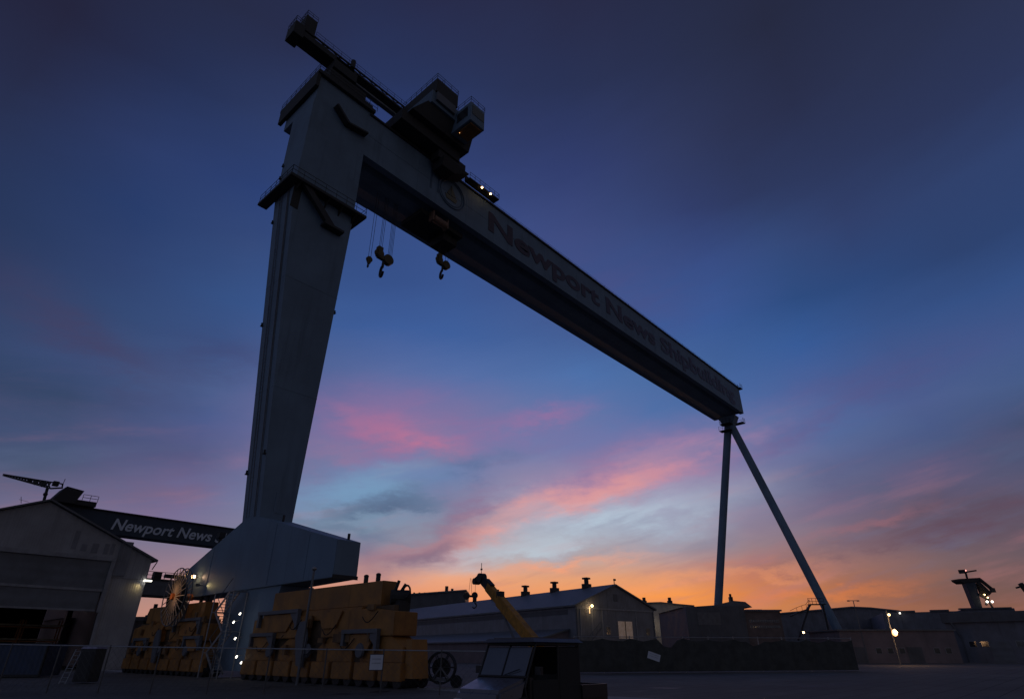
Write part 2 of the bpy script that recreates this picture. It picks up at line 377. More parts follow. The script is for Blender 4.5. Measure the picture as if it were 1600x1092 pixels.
def text_mesh(name, s, m, parent, origin, ex, ez, width, height, depth=.06, shear=0.0, bold=.012):
    """lettering laid on a wall: origin lower left, ex along, ez up, sized to width x cap height"""
    cu = bpy.data.curves.new(name, 'FONT'); cu.body = s; cu.size = 1; cu.extrude = .03; cu.offset = bold; cu.shear = shear; cu.resolution_u = 4
    tmp = bpy.data.objects.new(name, cu); COL.objects.link(tmp)
    dg = bpy.context.evaluated_depsgraph_get(); me = bpy.data.meshes.new_from_object(tmp.evaluated_get(dg))
    bpy.data.objects.remove(tmp)
    xs = [v.co.x for v in me.vertices]; x0, x1 = min(xs), max(xs)
    cap = .70
    ex, ez = Vector(ex), Vector(ez); nn = ex.cross(ez)
    for v in me.vertices:
        x, y, z = v.co
        v.co = Vector(origin) + ex * ((x - x0) / (x1 - x0) * width) + ez * (y / cap * height) + nn * (z / .03 * depth / 2)
    me.name = name
    me.materials.clear(); me.materials.append(m)
    o = bpy.data.objects.new(name, me); COL.objects.link(o); o.parent = parent; o.matrix_parent_inverse = wm(parent).inverted()
    return o
def point(loc, col, e, r=.1, parent=None, spot=None, aim=None, blend=.6):
    d = bpy.data.lights.new('lamp_light', 'SPOT' if spot else 'POINT'); d.energy = e; d.color = col; d.shadow_soft_size = r
    if spot: d.spot_size = R(spot); d.spot_blend = blend
    o = bpy.data.objects.new('lamp_light', d); COL.objects.link(o); o.location = loc
    if aim is not None: o.rotation_euler = (Vector(aim) - Vector(loc)).to_track_quat('-Z', 'Y').to_euler()
    return o

# ------------------------------------------------------------------ ground
g = MB()
N = 1
g.bm.faces.new([g.bm.verts.new(p) for p in ((-2500, -2500, 0), (2500, -2500, 0), (2500, 2500, 0), (-2500, 2500, 0))])
o = g.build('ground', asphalt); o['kind'] = 'structure'
# crane rails and their concrete strip
for x in (24.4, 148.4):
    o = MB().box(x - 1.1, x + 1.1, -60, 260, -.1, .012).build('rail_strip', concrete); o['kind'] = 'structure'

# ------------------------------------------------------------------ the big gantry crane
def gantry():
    T = thing('gantry_crane', 'giant blue-grey gantry crane with lettered girder spanning the whole yard', 'gantry crane', (24.4, 50, 0))
    Y0, Y1, ZB, ZT, XA, XB = 49.85, 58.0, 58.0, 65.4, 20.0, 148.4
    # girder: side plates, lower ledge and inset belly
    prof = [(Y0, ZB), (Y0 + 1.0, ZB), (Y0 + 1.0, ZB + 1.1), (Y0 + 1.7, ZB + 1.1), (Y0 + 2.3, ZB + .1), (Y0 + 3.6, ZB - .35), (Y1 - 3.2, ZB - .35), (Y1 - 1.2, ZB), (Y1, ZB), (Y1, ZT), (Y0, ZT)]
    gd_ = MB().xprism(prof, 27.3, XB)
    gi = gd_.build('girder', crane_blue, T)
    # head of the rigid leg
    MB().xprism([(Y0 - .004, 61.6), (Y1 - .5, 61.6), (Y1 - .5, ZT + .25), (Y0 - .004, ZT + .25)], XA - .2, 27.3).build('girder_head', crane_blue, T)
    # top flange, catwalk edge and railing along the roof of the girder
    MB().box(27.3, XB + .3, Y0 - .25, Y0 + .0, ZT - .25, ZT + .05).build('edge_beam', crane_dark, gi)
    r = MB()
    r.rail([(50.5, Y0 - .1, ZT + .05), (XB, Y0 - .1, ZT + .05)], .55, 3.0, .02)
    r.build('handrail', crane_dark, gi)
    # web stiffener seams standing slightly proud
    sm = MB()
    x = 36.0
    while x < XB - 2:
        sm.box(x, x + .05, Y0 - .02, Y0, ZB + .05, ZT - .3); x += 9.4
    sm.box(27.5, XB, Y0 - .025, Y0, ZB + 3.6, ZB + 3.66)
    sm.build('plate_seam', crane_blue, gi)
    text_mesh('lettering', 'Newport News Shipbuilding', letter_red, gi, (50.2, Y0 - .05, 60.0), (1, 0, 0), (0, 0, 1), 93.5, 3.5, bold=.03)
    # round emblem ahead of the name
    em = MB().ring((42.3, Y0 - .05, 61.7), 2.55, .11, 'Y', 40, 4)
    em.ring((42.3, Y0 - .05, 61.7), 2.15, .05, 'Y', 40, 4)
    em = em.build('emblem_ring', emblem_navy, gi)
    cr = MB(); cx, cz = 42.3, 61.7
    cr.yprism([(cx - .9, cz - 1.3), (cx + .9, cz - 1.3), (cx + 1.2, cz - .5), (cx - 1.2, cz - .5)], Y0 - .08, Y0 - .002)
    cr.yprism([(cx - .1, cz - .4), (cx + .9, cz - .3), (cx - .1, cz + 1.5)], Y0 - .08, Y0 - .002)
    cr.yprism([(cx - .25, cz - .4), (cx - .9, cz - .3), (cx - .25, cz + 1.0)], Y0 - .08, Y0 - .002)
    cr.build('emblem_mark', emblem_gold, gi)
    pl = MB()
    for px in (38.2, 39.6): pl.box(px, px + .35, Y0 - .03, Y0, 60.2, 63.8)
    pl.build('emblem_bar', emblem_navy, gi)
    # end plate of the girder
    MB().box(XB, XB + .06, Y0 + .4, Y1 - .4, ZB + .3, ZT - .3).build('end_plate', crane_blue, gi)
    st = MB().tube((XB + .1, Y0 + .2, ZT), (XB + .1, Y0 + .2, ZT + 1.2), .06, n=5).box(XB - .8, XB + .9, Y0 - .7, Y0 + .5, ZT - .3, ZT - .1)
    st.rail([(XB - .8, Y0 - .7, ZT - .1), (XB + .9, Y0 - .7, ZT - .1), (XB + .9, Y0 + .5, ZT - .1)], 1.1, 1, .03)
    st.build('end_platform', crane_dark, gi)
    # rigid leg
    LY1 = 54.3
    leg = MB()
    leg.taper((23.2, 26.25, Y0 + .0, 53.0, 12.0), (19.7, 27.3, Y0, LY1, 47.9))
    leg.taper((19.7, 27.3, Y0, LY1, 47.9), (19.7, 27.3, Y0, LY1 + .6, 61.6))
    lg = leg.build('rigid_leg', crane_blue, T)
    # seams on the leg
    ss = MB()
    for z in (24.0, 36.0):
        k = (z - 12) / 35.9
        ss.box(23.2 - 3.5 * k - .02, 26.25 + 1.05 * k + .02, Y0 - .02, 53 + 1.3 * k + .02, z, z + .05)
    ss.build('plate_seam', crane_blue, lg)
    for z, side in ((44.5, 0), (31.5, 0), (16.2, 0), (53.0, 0), (51.0, 0), (34.2, 1), (17.5, 2)):      # little lamps and brackets up the corners
        k = min(1, (z - 12) / 35.9)
        xx = 23.2 - 3.5 * k if side != 1 else 26.25 + 1.05 * k
        yy = (53 + 1.3 * k - .25) if side == 0 else Y0
        ex = MB().box(xx - .22 if side != 1 else xx - .02, xx + .02 if side != 1 else xx + .24, yy, yy + .3, z, z + .1); xc = xx + (.16 if side == 1 else -.14)
        ex.tube((xc, yy + .15, z + .05), (xc, yy + .15, z + .4), .08, n=6)
        ex.build('leg_bracket', crane_dark, lg)
    cd = MB()
    for yy_ in (50.6, 50.85):
        cd.tube((23.2 - .03, yy_, 12.2), (19.7 - .03, yy_ + .3, 47.5), .05, n=6)
    cd.build('conduit', grey_steel, lg)
    ld = MB()
    for off in (0, .5): ld.tube((23.16, 51.8 + off, 12.3), (19.66, 52.4 + off, 47.4), .03, n=5)
    for k_ in range(90):
        t_ = k_ / 90; ld.tube((23.16 - 3.5 * t_, 51.8 + .6 * t_, 12.3 + 35.1 * t_), (23.16 - 3.5 * t_, 52.3 + .6 * t_, 12.3 + 35.1 * t_), .018, n=4, cap=False)
    ld.build('ladder', grey_steel, lg)
    MB().box(24.3, 25.2, Y0 - .03, Y0 - .002, 12.6, 14.4).build('access_hatch', crane_blue, lg)
    # landing round the leg at its knee, with handrail and hanging stair
    pz = 47.9
    p = MB()
    p.box(18.6, 28.4, Y0 - 1.15, Y0 - .01, pz - .35, pz); p.box(18.6, 19.69, Y0 - .01, 56.2, pz - .35, pz); p.box(27.31, 28.4, Y0 - .01, 56.2, pz - .35, pz)
    for q in range(5):
        xx = 19.9 + q * 1.8; p.hexa([(xx, Y0 - 1.0, pz - .36), (xx + .12, Y0 - 1.0, pz - .36), (xx + .12, Y0, pz - .36), (xx, Y0, pz - .36), (xx, Y0 - .2, pz - 1.1), (xx + .12, Y0 - .2, pz - 1.1), (xx + .12, Y0, pz - 1.3), (xx, Y0, pz - 1.3)])
    pf = p.build('landing', crane_dark, T)
    MB().rail([(28.3, 56.1, pz), (28.3, Y0 - 1.1, pz), (18.7, Y0 - 1.1, pz), (18.7, 56.1, pz)], 1.1, 1.3, .03).build('handrail', crane_dark, pf)
    MB().box(19.69, 20.6, Y0 - .05, Y0, pz - 3.4, pz).hexa([(20.3, Y0 - .9, pz - .4), (21.4, Y0 - .9, pz - .4), (24.8, Y0 - .9, pz - 3.6), (23.7, Y0 - .9, pz - 3.6),
        (20.3, Y0 - .4, pz - .4), (21.4, Y0 - .4, pz - .4), (24.8, Y0 - .4, pz - 3.6), (23.7, Y0 - .4, pz - 3.6)]).box(23.5, 26.0, Y0 - .95, Y0 - .02, pz - 3.9, pz - 3.6).build('hanging_stair', crane_dark, pf)
    # upper bracket on the head, dark bent gallery seen below the roof line
    u = MB().bar((22.3, Y0 - .5, 62.1), (24.2, Y0 - .5, 60.4), .9, .3).bar((24.2, Y0 - .5, 60.4), (27.0, Y0 - .5, 60.9), .9, .25)
    u.build('gallery', crane_dark, T)
    # dark roof landing over the head
    q = MB().box(19.3, 27.8, Y0 - .5, Y1 + 1.0, ZT + .25, ZT + .75).box(19.3, 19.75, Y0 - .3, Y1 + .8, 63.4, ZT + .25).box(21.0, 26.4, Y0 + .2, Y1 - 1.2, ZT + .75, ZT + 3.2).box(22.3, 27.6, Y0 + .1, Y0 + 2.0, ZT + .75, ZT + 1.9)
    q = q.build('roof_platform', crane_dark, T)
    MB().rail([(28.0, Y0 - .45, ZT + .75), (19.35, Y0 - .45, ZT + .75), (19.35, Y1 + .9, ZT + .75)], 1.1, 1.2, .03).build('handrail', crane_dark, q)
    # sill beam: gabled box along the rail
    XS0, XS1 = 23.2, 26.25
    sill = MB()
    secs = [(37.2, 6.3, 8.8, 25.15), (49.85, 6.25, 12.05, 26.25), (53.0, 6.25, 12.05, 26.25), (63.0, 6.2, 8.7, 25.15)]
    rws = [[sill.bm.verts.new(q_) for q_ in ((XS0 - .004, y_, a_), (x_, y_, a_), (x_, y_, b__), (XS0 - .004, y_, b__))] for y_, a_, b__, x_ in secs]
    for r0, r1 in zip(rws[:-1], rws[1:]):
        for k_ in range(4): sill.bm.faces.new((r0[k_], r0[(k_ + 1) % 4], r1[(k_ + 1) % 4], r1[k_]))
    sill.bm.faces.new(rws[0][::-1]); sill.bm.faces.new(rws[-1])
    sl = sill.build('sill_beam', crane_blue, T, bevel=.03)
    MB().box(XS0 - .03, XS0 - .004, 41.0, 41.05, 6.4, 9.6).build('plate_seam', crane_blue, sl); MB().box(XS0 - .03, XS0 - .004, 57.6, 57.65, 6.4, 10.4).build('plate_seam', crane_blue, sl)
    MB().box(XS0 - .03, XS0 - .004, 46.4, 46.45, 6.4, 11.0).build('plate_seam', crane_blue, sl)
    sd = MB(); sd.box(XS0 - .05, 25.2, 37.15, 37.2, 6.25, 6.5)
    for (yy, zz) in ((48.3, 11.75), (38.0, 9.0), (57.4, 10.6)):
        MB().tube((24.6, yy, zz - .3), (24.6, yy, zz + .45), .1, n=6).build('vent_pipe', crane_dark, sl)
    sd.build('sill_lip', crane_dark, sl)
    # short mast on the far shoulder of the sill
    MB().tube((24.5, 60.0, 9.8), (24.5, 60.0, 12.0), .16, n=6).box(24.2, 24.8, 59.7, 60.3, 11.6, 12.1).build('vent_mast', crane_dark, sl)
    # tapered pylon below the sill with its pale side plate
    py = MB().taper((23.35, 26.1, 46.6, 52.7, .5), (23.35, 26.1, 44.3, 53.4, 6.25)).build('pylon', crane_blue, T)
    MB().hexa([(23.3, 46.0, .6), (24.4, 46.0, .6), (24.4, 46.59, .6), (23.3, 46.59, .6), (23.3, 43.1, 5.3), (24.4, 43.1, 5.3), (24.4, 44.28, 5.3), (23.3, 44.28, 5.3)]).build('side_plate', pale_steel, py)
    # equalising bogie trucks, stepped box beams on wheels
    def truck(name_y, s, mirror):
        c0 = name_y
        tr = thing('bogie_truck', '', ''); del tr['label']; del tr['category']; tr.parent = T; tr.matrix_parent_inverse = wm(T).inverted(); tr.location = (24.0, c0, 0)
        b_ = MB()
        def yb(a_, b__): 
            return (c0 - b__, c0 - a_) if mirror else (c0 + a_, c0 + b__)
        x0, x1 = 22.6, 24.3
        y_, yy = yb(-6.6, 6.6); b_.box(x0 + .3, x1 - .3, y_, yy, 4.25, 5.65)
        y_, yy = yb(-5.0, 5.0); b_.box(x0 + .1, x1 - .1, y_, yy, 3.6, 4.245)
        tr_top = b_.build('equaliser_beam', yellow, tr, bevel=.05)
        b2 = MB()
        for a_, b__ in ((-8.4, -.9), (.9, 8.4)):
            y_, yy = yb(a_, b__)
            m_ = (y_ + yy) / 2
            b2.xprism([(y_, 2.6), (yy, 2.6), (yy, 3.85), (m_ + 1.6, 4.1), (m_ - 1.6, 4.1), (y_, 3.85)], x0, x1)
        b2.build('balance_beam', yellow, tr, bevel=.04)
        b3 = MB()
        for a_, b__ in ((-9.2, -5.2), (-4.4, -.5), (.5, 4.4), (5.2, 9.2)):
            y_, yy = yb(a_, b__); m_ = (y_ + yy) / 2
            b3.xprism([(y_, 1.25), (yy, 1.25), (yy, 2.0), (m_ + .8, 2.59), (m_ - .8, 2.59), (y_, 2.0)], x0 + .15, x1 - .15)
        b3.build('lower_beam', yellow, tr, bevel=.04)
        b4 = MB()
        for i in range(8):
            a_ = -9.3 + i * 2.35; y_, yy = yb(a_, a_ + 2.05)
            b4.box(x0, x0 + .4, y_, yy, .35, 1.24).box(x0 + .401, x1 - .401, y_ + .2, yy - .2, 1.0, 1.24).box(x1 - .4, x1, y_, yy, .35, 1.24)
            b4.build('wheel_box', yellow, tr, bevel=.04); b4 = MB()
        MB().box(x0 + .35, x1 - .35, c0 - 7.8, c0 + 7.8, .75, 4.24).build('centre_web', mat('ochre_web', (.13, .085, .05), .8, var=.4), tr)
        for i in range(16):
            y_ = c0 - 8.85 + i * 1.18
            w = MB().tube((22.75, y_, .43), (24.15, y_, .43), .42, n=16)
            w.build('wheel', black_steel, tr, smooth=True)
        # pale channel brackets framing the beams
        for a_, z_, w_, h_ in ((1.9, 4.3, 5.6, 1.2), (-7.2, 2.9, 3.6, 1.0), (4.8, 2.9, 3.4, 1.0)):
            y_, yy = yb(a_, a_ + w_)
            k = MB().box(x0 - .28, x0 - .002, y_, yy, z_ - .14, z_ + .08).box(x0 - .25, x0 - .004, y_, y_ + .26, z_ - h_, z_ - .141).box(x0 - .25, x0 - .004, yy - .26, yy, z_ - h_ * .8, z_ - .141)
            k.xprism([(y_ + .27, z_ - .142), (y_ + 1.1, z_ - .142), (y_ + .27, z_ - h_ * .8)], x0 - .2, x0 - .003)
            k.build('bracket', pale_steel, tr)
        for a_, z_, w_, h_ in ((-3.2, 4.05, 2.7, .95), (2.4, 4.1, 4.6, 1.1), (-6.8, 2.7, 2.9, .85), (5.1, 2.7, 2.8, .85)):
            y_, yy = yb(a_, a_ + w_)
            MB().xprism([(y_, z_), (yy, z_), (yy - w_ * .22, z_ - h_), (y_ + w_ * .22, z_ - h_)], x0 - .12, x0 - .001).build('rocker_plate', yellow, tr, bevel=.02)
        for k_ in range(7):
            ya = c0 - 7 + k_ * 2.1; za = (3.9, 2.5, 3.3, 2.2, 3.7, 2.8, 2.4)[k_]; hs = MB(); pv_ = None
            for q_ in range(9):
                t_ = q_ / 8; pt = Vector((x0 - .18 - .1 * math.sin(math.pi * t_), ya + 1.5 * t_, za - .45 * math.sin(math.pi * t_) - .25 * t_))
                if pv_ is not None: hs.tube(pv_, pt, .03, n=5)
                pv_ = pt
            hs.build('hose', rubber, tr)
        for y_ in (c0 + .3, c0 - 5.5, c0 + 5.2):   # pale round pins and covers
            MB().ring((x0 - .1, y_, 1.85), .3, .12, 'X', 18, 6).tube((x0 - .2, y_, 1.85), (x0, y_, 1.85), .3, n=18).build('pivot_cover', pale_steel, tr, smooth=True)
        pd = MB().xprism([(c0 + 1.1, 1.0), (c0 + 1.7, 2.7), (c0 + 1.4, 3.55), (c0 + .7, 3.6), (c0 + .3, 2.6), (c0 + .4, .9)], x0 - .3, x0 - .16)
        pd.build('guard_plate', pale_steel, tr)
        dr = MB()
        for y_ in (c0 - 5.2, c0 - 3.9):
            MB().tube((23.5, y_, 5.6), (23.5, y_, 6.12), .15, n=8).ball((23.5, y_, 6.12), .17, .7).build('breather_cap', crane_dark, tr)
        ym = c0 - 7.55 if not mirror else c0 + 7.55
        dr.tube((23.2, ym + .5, 4.7), (24.2, ym - .1, 4.7), .42, n=12).box(23.3, 24.1, ym - .3, ym + .5, 3.86, 4.5).tube((23.3, ym + .3, 4.9), (23.35, ym, 5.6), .1, n=6).tube((23.6, ym + .1, 5.0), (23.8, ym - .1, 5.45), .08, n=6).ring((23.7, ym - .35, 5.0), .33, .06, 'X', 18, 5)
        dr.build('drive_motor', crane_dark, tr)
        for i in range(12):
            cb = MB(); y_ = c0 + random.uniform(-8.5, 8.2); z_ = random.choice((1.6, 2.3, 3.2, 4.0)); h_ = random.uniform(.2, .9)
            cb.box(x0 - random.uniform(.1, .3), x0 - .001, y_, y_ + random.uniform(.12, .7), z_, z_ + h_)
            cb.build('rigging_box', mat('ochre_fitting', (.22, .12, .05), .7, var=.5), tr)
        return tr
    t1 = truck(37.6, 1, False); t2 = truck(62.6, 1, True)
    # buffer end and skirt on the nearest truck
    MB().xprism([(27.6, .5), (28.35, .5), (28.35, 2.4), (27.9, 2.4)], 22.9, 24.0).build('buffer', yellow, t1)
    # access stair up the pylon with its lamps
    stt = MB(); yA, xs = 50.0, 22.1
    for k in range(4):
        z0 = .3 + k * 1.45; a_, b_ = (yA, yA + 1.9) if k % 2 == 0 else (yA + 1.9, yA)
        for off in (0, .75):
            stt.bar((xs + off, a_, z0), (xs + off, b_, z0 + 1.4), .05, .2); 
        for i in range(7): 
            q = (i + .5) / 7; stt.box(xs + .03, xs + .72, a_ + (b_ - a_) * q - .12, a_ + (b_ - a_) * q + .12, z0 + 1.4 * q, z0 + 1.4 * q + .03)
        stt.box(xs, xs + 1.1, min(yA, yA + 1.9) + (1.9 if b_ > a_ else -.7), min(yA, yA + 1.9) + (2.6 if b_ > a_ else 0), z0 + 1.4, z0 + 1.46)
        stt.tube((xs, a_, z0 + 1.0), (xs, b_, z0 + 2.4), .03, n=5)
    for yy in (yA - .7, yA + 2.6): 
        for xx in (xs, xs + 1.1): stt.tube((xx, yy, 0), (xx, yy, 6.0), .05, n=6)
    so = stt.build('access_stair', galv, T)
    for u_, v_ in ((376, 957), (366, 970), (368.5, 995.5), (370.5, 1024), (378, 1033)):
        # lamps hang on the stair, 38 m or so away
        P = at(u_, v_, 48.6)
        lm = MB().tube(P + Vector((0, 0, .0)), P + Vector((-.08, -.04, -.12)), .045, .065, n=8).build('stair_lamp', lamp_white, T)
        MB().tube(P, P + Vector((.5, .0, .06)), .025, n=5).build('lamp_arm', galv, lm)
        L = point(P + Vector((-.25, -.15, -.25)), (1, .9, .72), .35, .08); L.parent = T; L.matrix_parent_inverse = wm(T).inverted()
    # spoked cable reel
    rc = Vector((21.9, 60.2, 6.2))
    rl = thing('cable_reel', '', ''); del rl['label']; del rl['category']; rl.parent = T; rl.matrix_parent_inverse = wm(T).inverted(); rl.location = rc
    rm = MB()
    for xo in (-.25, .25):
        rm.ring(rc + Vector((xo, 0, 0)), 2.4, .05, 'X', 48, 5); rm.ring(rc + Vector((xo, 0, 0)), 1.5, .03, 'X', 36, 4)
    rm.build('reel_rim', pale_steel, rl)
    sp = MB()
    for k in range(24):
        t = 2 * math.pi * k / 24
        for xo in (-.25, .25): sp.tube(rc + Vector((xo, 0, 0)), rc + Vector((xo, 2.4 * math.cos(t), 2.4 * math.sin(t))), .05, .035, n=4)
    sp.build('spoke', mat('spoke_paint', (.66, .52, .38), .5), rl)
    MB().tube(rc - Vector((.24, 0, 0)), rc + Vector((.24, 0, 0)), 1.5, n=40, cap=False).build('wound_cable', black_steel, rl)
    MB().tube(rc - Vector((.5, 0, 0)), rc + Vector((1.4, 0, 0)), .28, n=16).build('hub', mat('orange_hub', (.55, .17, .04), .5), rl)
    MB().bar(rc + Vector((.7, -.2, 0)), (23.2, 60.0, 3.0), .3, .3).bar(rc + Vector((.7, .2, 0)), (23.2, 61.5, 5.0), .3, .3).build('reel_bracket', grey_steel, rl)
    L = point(rc + Vector((-1.3, -.5, .2)), (1, .56, .26), 16.0, .12); L.parent = T; L.matrix_parent_inverse = wm(T).inverted()
    # two floodlights raking the foot of the sill
    for (y_, z_, e_, cl) in ((59.6, 7.9, 34, (1, .60, .34)), (58.2, 7.1, 34, (1, .74, .30))):
        fl = MB().box(22.55, 22.8, y_ - .15, y_ + .15, z_ - .1, z_ + .12).build('floodlight', lamp_warm if z_ > 7.5 else grey_steel, T)
        MB().tube((22.7, y_ + .1, z_), (23.25, y_ + .1, z_), .03, n=5).build('lamp_arm', grey_steel, fl)
        L = point((22.95, y_ - .3, z_), cl, e_, .05, spot=60, aim=(23.2, y_ - 3.0, z_ - .2), blend=1.0); L.parent = T; L.matrix_parent_inverse = wm(T).inverted()
    # hinged end leg: hinge, two tubes, feet
    hx = 148.0 - .2
    hg = MB().taper((hx - .8, hx + .8, 53.0, 54.8, 54.6), (hx - 1.5, hx + 1.5, 51.6, 56.2, 57.65)).build('hinge_block', crane_blue, T)
    w = MB().box(hx - 3.0, hx - 1.0, 52.6, 55.4, 55.2, 55.4).box(hx + 1.2, hx + 2.6, 50.6, 54.5, 55.9, 56.1).box(hx - 2.6, hx - .8, 53, 56, 53.6, 53.75)
    w = w.build('hinge_platform', crane_dark, hg)
    hr = MB(); hr.rail([(hx - 1, 52.6, 55.4), (hx - 3, 52.6, 55.4), (hx - 3, 55.4, 55.4), (hx - 1, 55.4, 55.4)], 1.1, 1.0, .04); hr.rail([(hx + 1.2, 50.6, 56.1), (hx + 2.6, 50.6, 56.1), (hx + 2.6, 54.5, 56.1)], 1.1, 1, .04); hr.rail([(hx - 2.6, 53, 53.75), (hx - 2.6, 56, 53.75)], 1.1, 1, .04)
    hr.build('handrail', crane_dark, w)
    for yb_ in (38.0, 67.1):
        MB().tube((hx, 53.9 + (.5 if yb_ > 54 else -.5), 55.2), (hx, yb_, 1.9), .95, .95, n=20).build('end_leg', crane_blue, T, smooth=True)
        f = MB().box(hx - 1.0, hx + 1.0, yb_ - 4.6, yb_ + 4.6, 2.6, 3.8).box(hx - 1.0, hx + 1.0, yb_ - 5, yb_ - .6, .9, 2.59).box(hx - 1.0, hx + 1.0, yb_ + .6, yb_ + 5, .9, 2.59)
        f = f.build('end_bogie', yellow, T, bevel=.05)
        ww = MB()
        for k in range(8): ww.tube((hx - .4, yb_ - 4.4 + k * 1.26, .45), (hx + .4, yb_ - 4.4 + k * 1.26, .45), .45, n=12)
        ww.build('wheel_set', black_steel, f)
    # deck with two small lamps on the roof edge
    cw = MB().box(44.5, 51.0, Y0 - 1.5, Y0 - .3, ZT + .1, ZT + .3).box(44.5, 51.0, Y0 - .6, Y0 - .3, ZT + .3, ZT + 1.2)
    cw = cw.build('roof_catwalk', crane_dark, T)
    MB().rail([(44.5, Y0 - 1.5, ZT + .3), (51, Y0 - 1.5, ZT + .3), (51, Y0 - .3, ZT + .3)], 1.0, 1.1, .03).build('handrail', crane_dark, cw)
    for xx in (47.0, 48.9):
        MB().box(xx, xx + .22, Y0 - 1.62, Y0 - 1.4, ZT - .06, ZT + .09).build('catwalk_lamp', lamp_warm, cw)
    an = MB()
    for k in range(5): an.tube((43.3 + k * .35, Y0 - .3, ZT), (43.3 + k * .35, Y0 - .3, ZT + 1.5 + .3 * math.sin(k * 2)), .04, n=4)
    an.build('antenna', crane_dark, T)
    # underslung rail with its carrier
    return T
GC = gantry()

# ------------------------------------------------------------------ trolley on the girder
def trolley():
    T = thing('crane_trolley', 'dark machinery house trolley straddling the top of the big girder', 'crane trolley', (37, 54, 65.5))
    b = MB().box(30.6, 41.4, 47.4, 60.6, 65.75, 67.6).taper((31.5, 42.2, 46.4, 59, 67.61), (33.4, 42.2, 45.6, 58, 70.2))
    b.build('trolley_frame', crane_dark, T)
    w = MB()
    for x in (32, 34, 38, 40): 
        for y in (50.6, 57.3): w.tube((x, y - .3, 65.6), (x, y + .3, 65.6), .38, n=12)
    w.build('wheel_set', black_steel, T)
    MB().box(34.2, 38.3, 45.0, 53.5, 72.6, 75.2).build('winch_house', crane_dark, T)
    MB().box(33.8, 42.0, 45.3, 57.5, 70.21, 72.59).build('machinery_house', crane_blue, T)
    MB().box(34.4, 37.9, 44.93, 45.3, 70.9, 72.5).build('lit_face_panel', pale_steel, T)  # paler slab laid on to paint in the light on this face
    cb = MB().box(38.4, 41.2, 42.2, 46.2, 68.2, 71.9).build('operator_house', crane_blue, T, bevel=.05)
    MB().box(38.8, 40.9, 42.5, 45.3, 67.95, 68.19).build('lit_underside', mat('painted_orange_light', (.28, .13, .05), .6), cb)  # orange light on the cab's underside, put into the base colour
    MB().box(38.34, 38.39, 42.8, 45.0, 69.4, 71.2).box(38.7, 41.0, 42.14, 42.19, 69.6, 71.3).build('window', glass, cb)
    MB().ball((38.9, 44.9, 67.85), .05).build('small_lamp', lamp_orange2, cb)
    r = MB().rail([(38.4, 46.2, 71.9), (38.4, 42.2, 71.9), (41.2, 42.2, 71.9), (41.2, 46.2, 71.9)], 1.0, 1.2, .03)
    r.rail([(34.2, 53.4, 75.2), (34.2, 45.0, 75.2), (38.3, 45.0, 75.2), (38.3, 53.4, 75.2)], 1.0, 1.2, .03)
    r.rail([(33.8, 57.5, 72.6), (33.8, 53.6, 72.6)], 1.0, 1.2, .03)
    r.rail([(41.9, 46.4, 72.6), (41.9, 57, 72.6)], 1.0, 1.2, .03)
    r.build('handrail', crane_dark, T)
    MB().tube((40.0, 43.5, 71.9), (40.0, 43.5, 74.2), .05, n=5).tube((36.0, 46, 75.2), (36, 46, 77.2), .05, n=5).build('antenna', crane_dark, T)
    g_ = MB().box(37.6, 42.8, 47.6, 49.3, 64.2, 66.2).taper((38.2, 40.6, 47.4, 49.4, 62.9), (38, 43, 46.9, 49.4, 64.2)); g_.build('side_hanger', crane_dark, T)
    return T
trolley()
def underslung():
    T = thing('hoist_trolley', 'brownish hoist trolley hung beneath the big girder', 'hoist trolley', (41, 54, 57))
    MB().box(38.5, 46.5, 51.6, 56.2, 56.9, 57.6).box(43.6, 46.2, 52.5, 55.5, 55.6, 56.89).build('trolley_frame', crane_dark, T)
    MB().tube((40.2, 51.0, 56.5), (42.6, 51.0, 56.5), .55, n=14).box(39.9, 40.1, 50.6, 51.6, 55.9, 57.5).box(42.6, 42.8, 50.6, 51.6, 55.9, 57.5).build('rope_drum', mat('brown_drum', (.22, .13, .09), .6), T)
    return T
underslung()

def hook(name, label, P, ropes, size, group=None):
    """P = centre of the block; ropes = list of (dx, top) offsets"""
    T = thing(name, label, 'crane hook', P)
    P = Vector(P)
    b = MB()
    s_ = size
    if s_ > .7:
        b.tube(P + Vector((-s_ * .8, -.2, .25)), P + Vector((-s_ * .8, .2, .25)), s_ * .62, n=16)
        b.box(P.x - s_ * 1.15, P.x - s_ * .45, P.y - .3, P.y + .3, P.z - .3, P.z + 1.2)
        b.tube(P + Vector((s_ * .55, -.3, -.1)), P + Vector((s_ * .55, .3, -.1)), s_ * .72, n=16)
        b.bar(P + Vector((-s_, 0, -.2)), P + Vector((s_ * .8, 0, -.3)), .5, .55)
    else:
        b.tube(P + Vector((0, -.15, 0)), P + Vector((0, .15, 0)), s_, n=14); b.taper((P.x - .12, P.x + .12, P.y - .12, P.y + .12, P.z - s_ * 1.7), (P.x - s_ * .8, P.x + s_ * .8, P.y - .2, P.y + .2, P.z - .1))
    b.build('sheave_block', hook_m, T)
    h = MB(); top = P + Vector((-.05 * s_, 0, -.45 * s_)); n = 12; prev = None
    for i in range(n + 1):
        t = R(90 - 250 * i / n); rr = .55 * s_
        q = top + Vector((-.1 * s_ + rr * .25 * math.cos(t), rr * .9 * math.cos(t), -1.75 * s_ + rr * math.sin(t) * 1.3))
        if prev is not None: h.tube(prev, q, .16 * s_ + .02, n=6)
        prev = q
    h.tube(top, top + Vector((-.05, 0, -1.1 * s_)), .17 * s_, n=8)
    h.build('hook', black_steel, T)
    rp = MB()
    for dx_, dy_, zt in ropes: rp.tube(P + Vector((dx_, dy_, .2)), Vector((P.x + dx_, P.y + dy_, zt)), .028, n=4)
    rp.build('rope', rope_m, T)
    return T
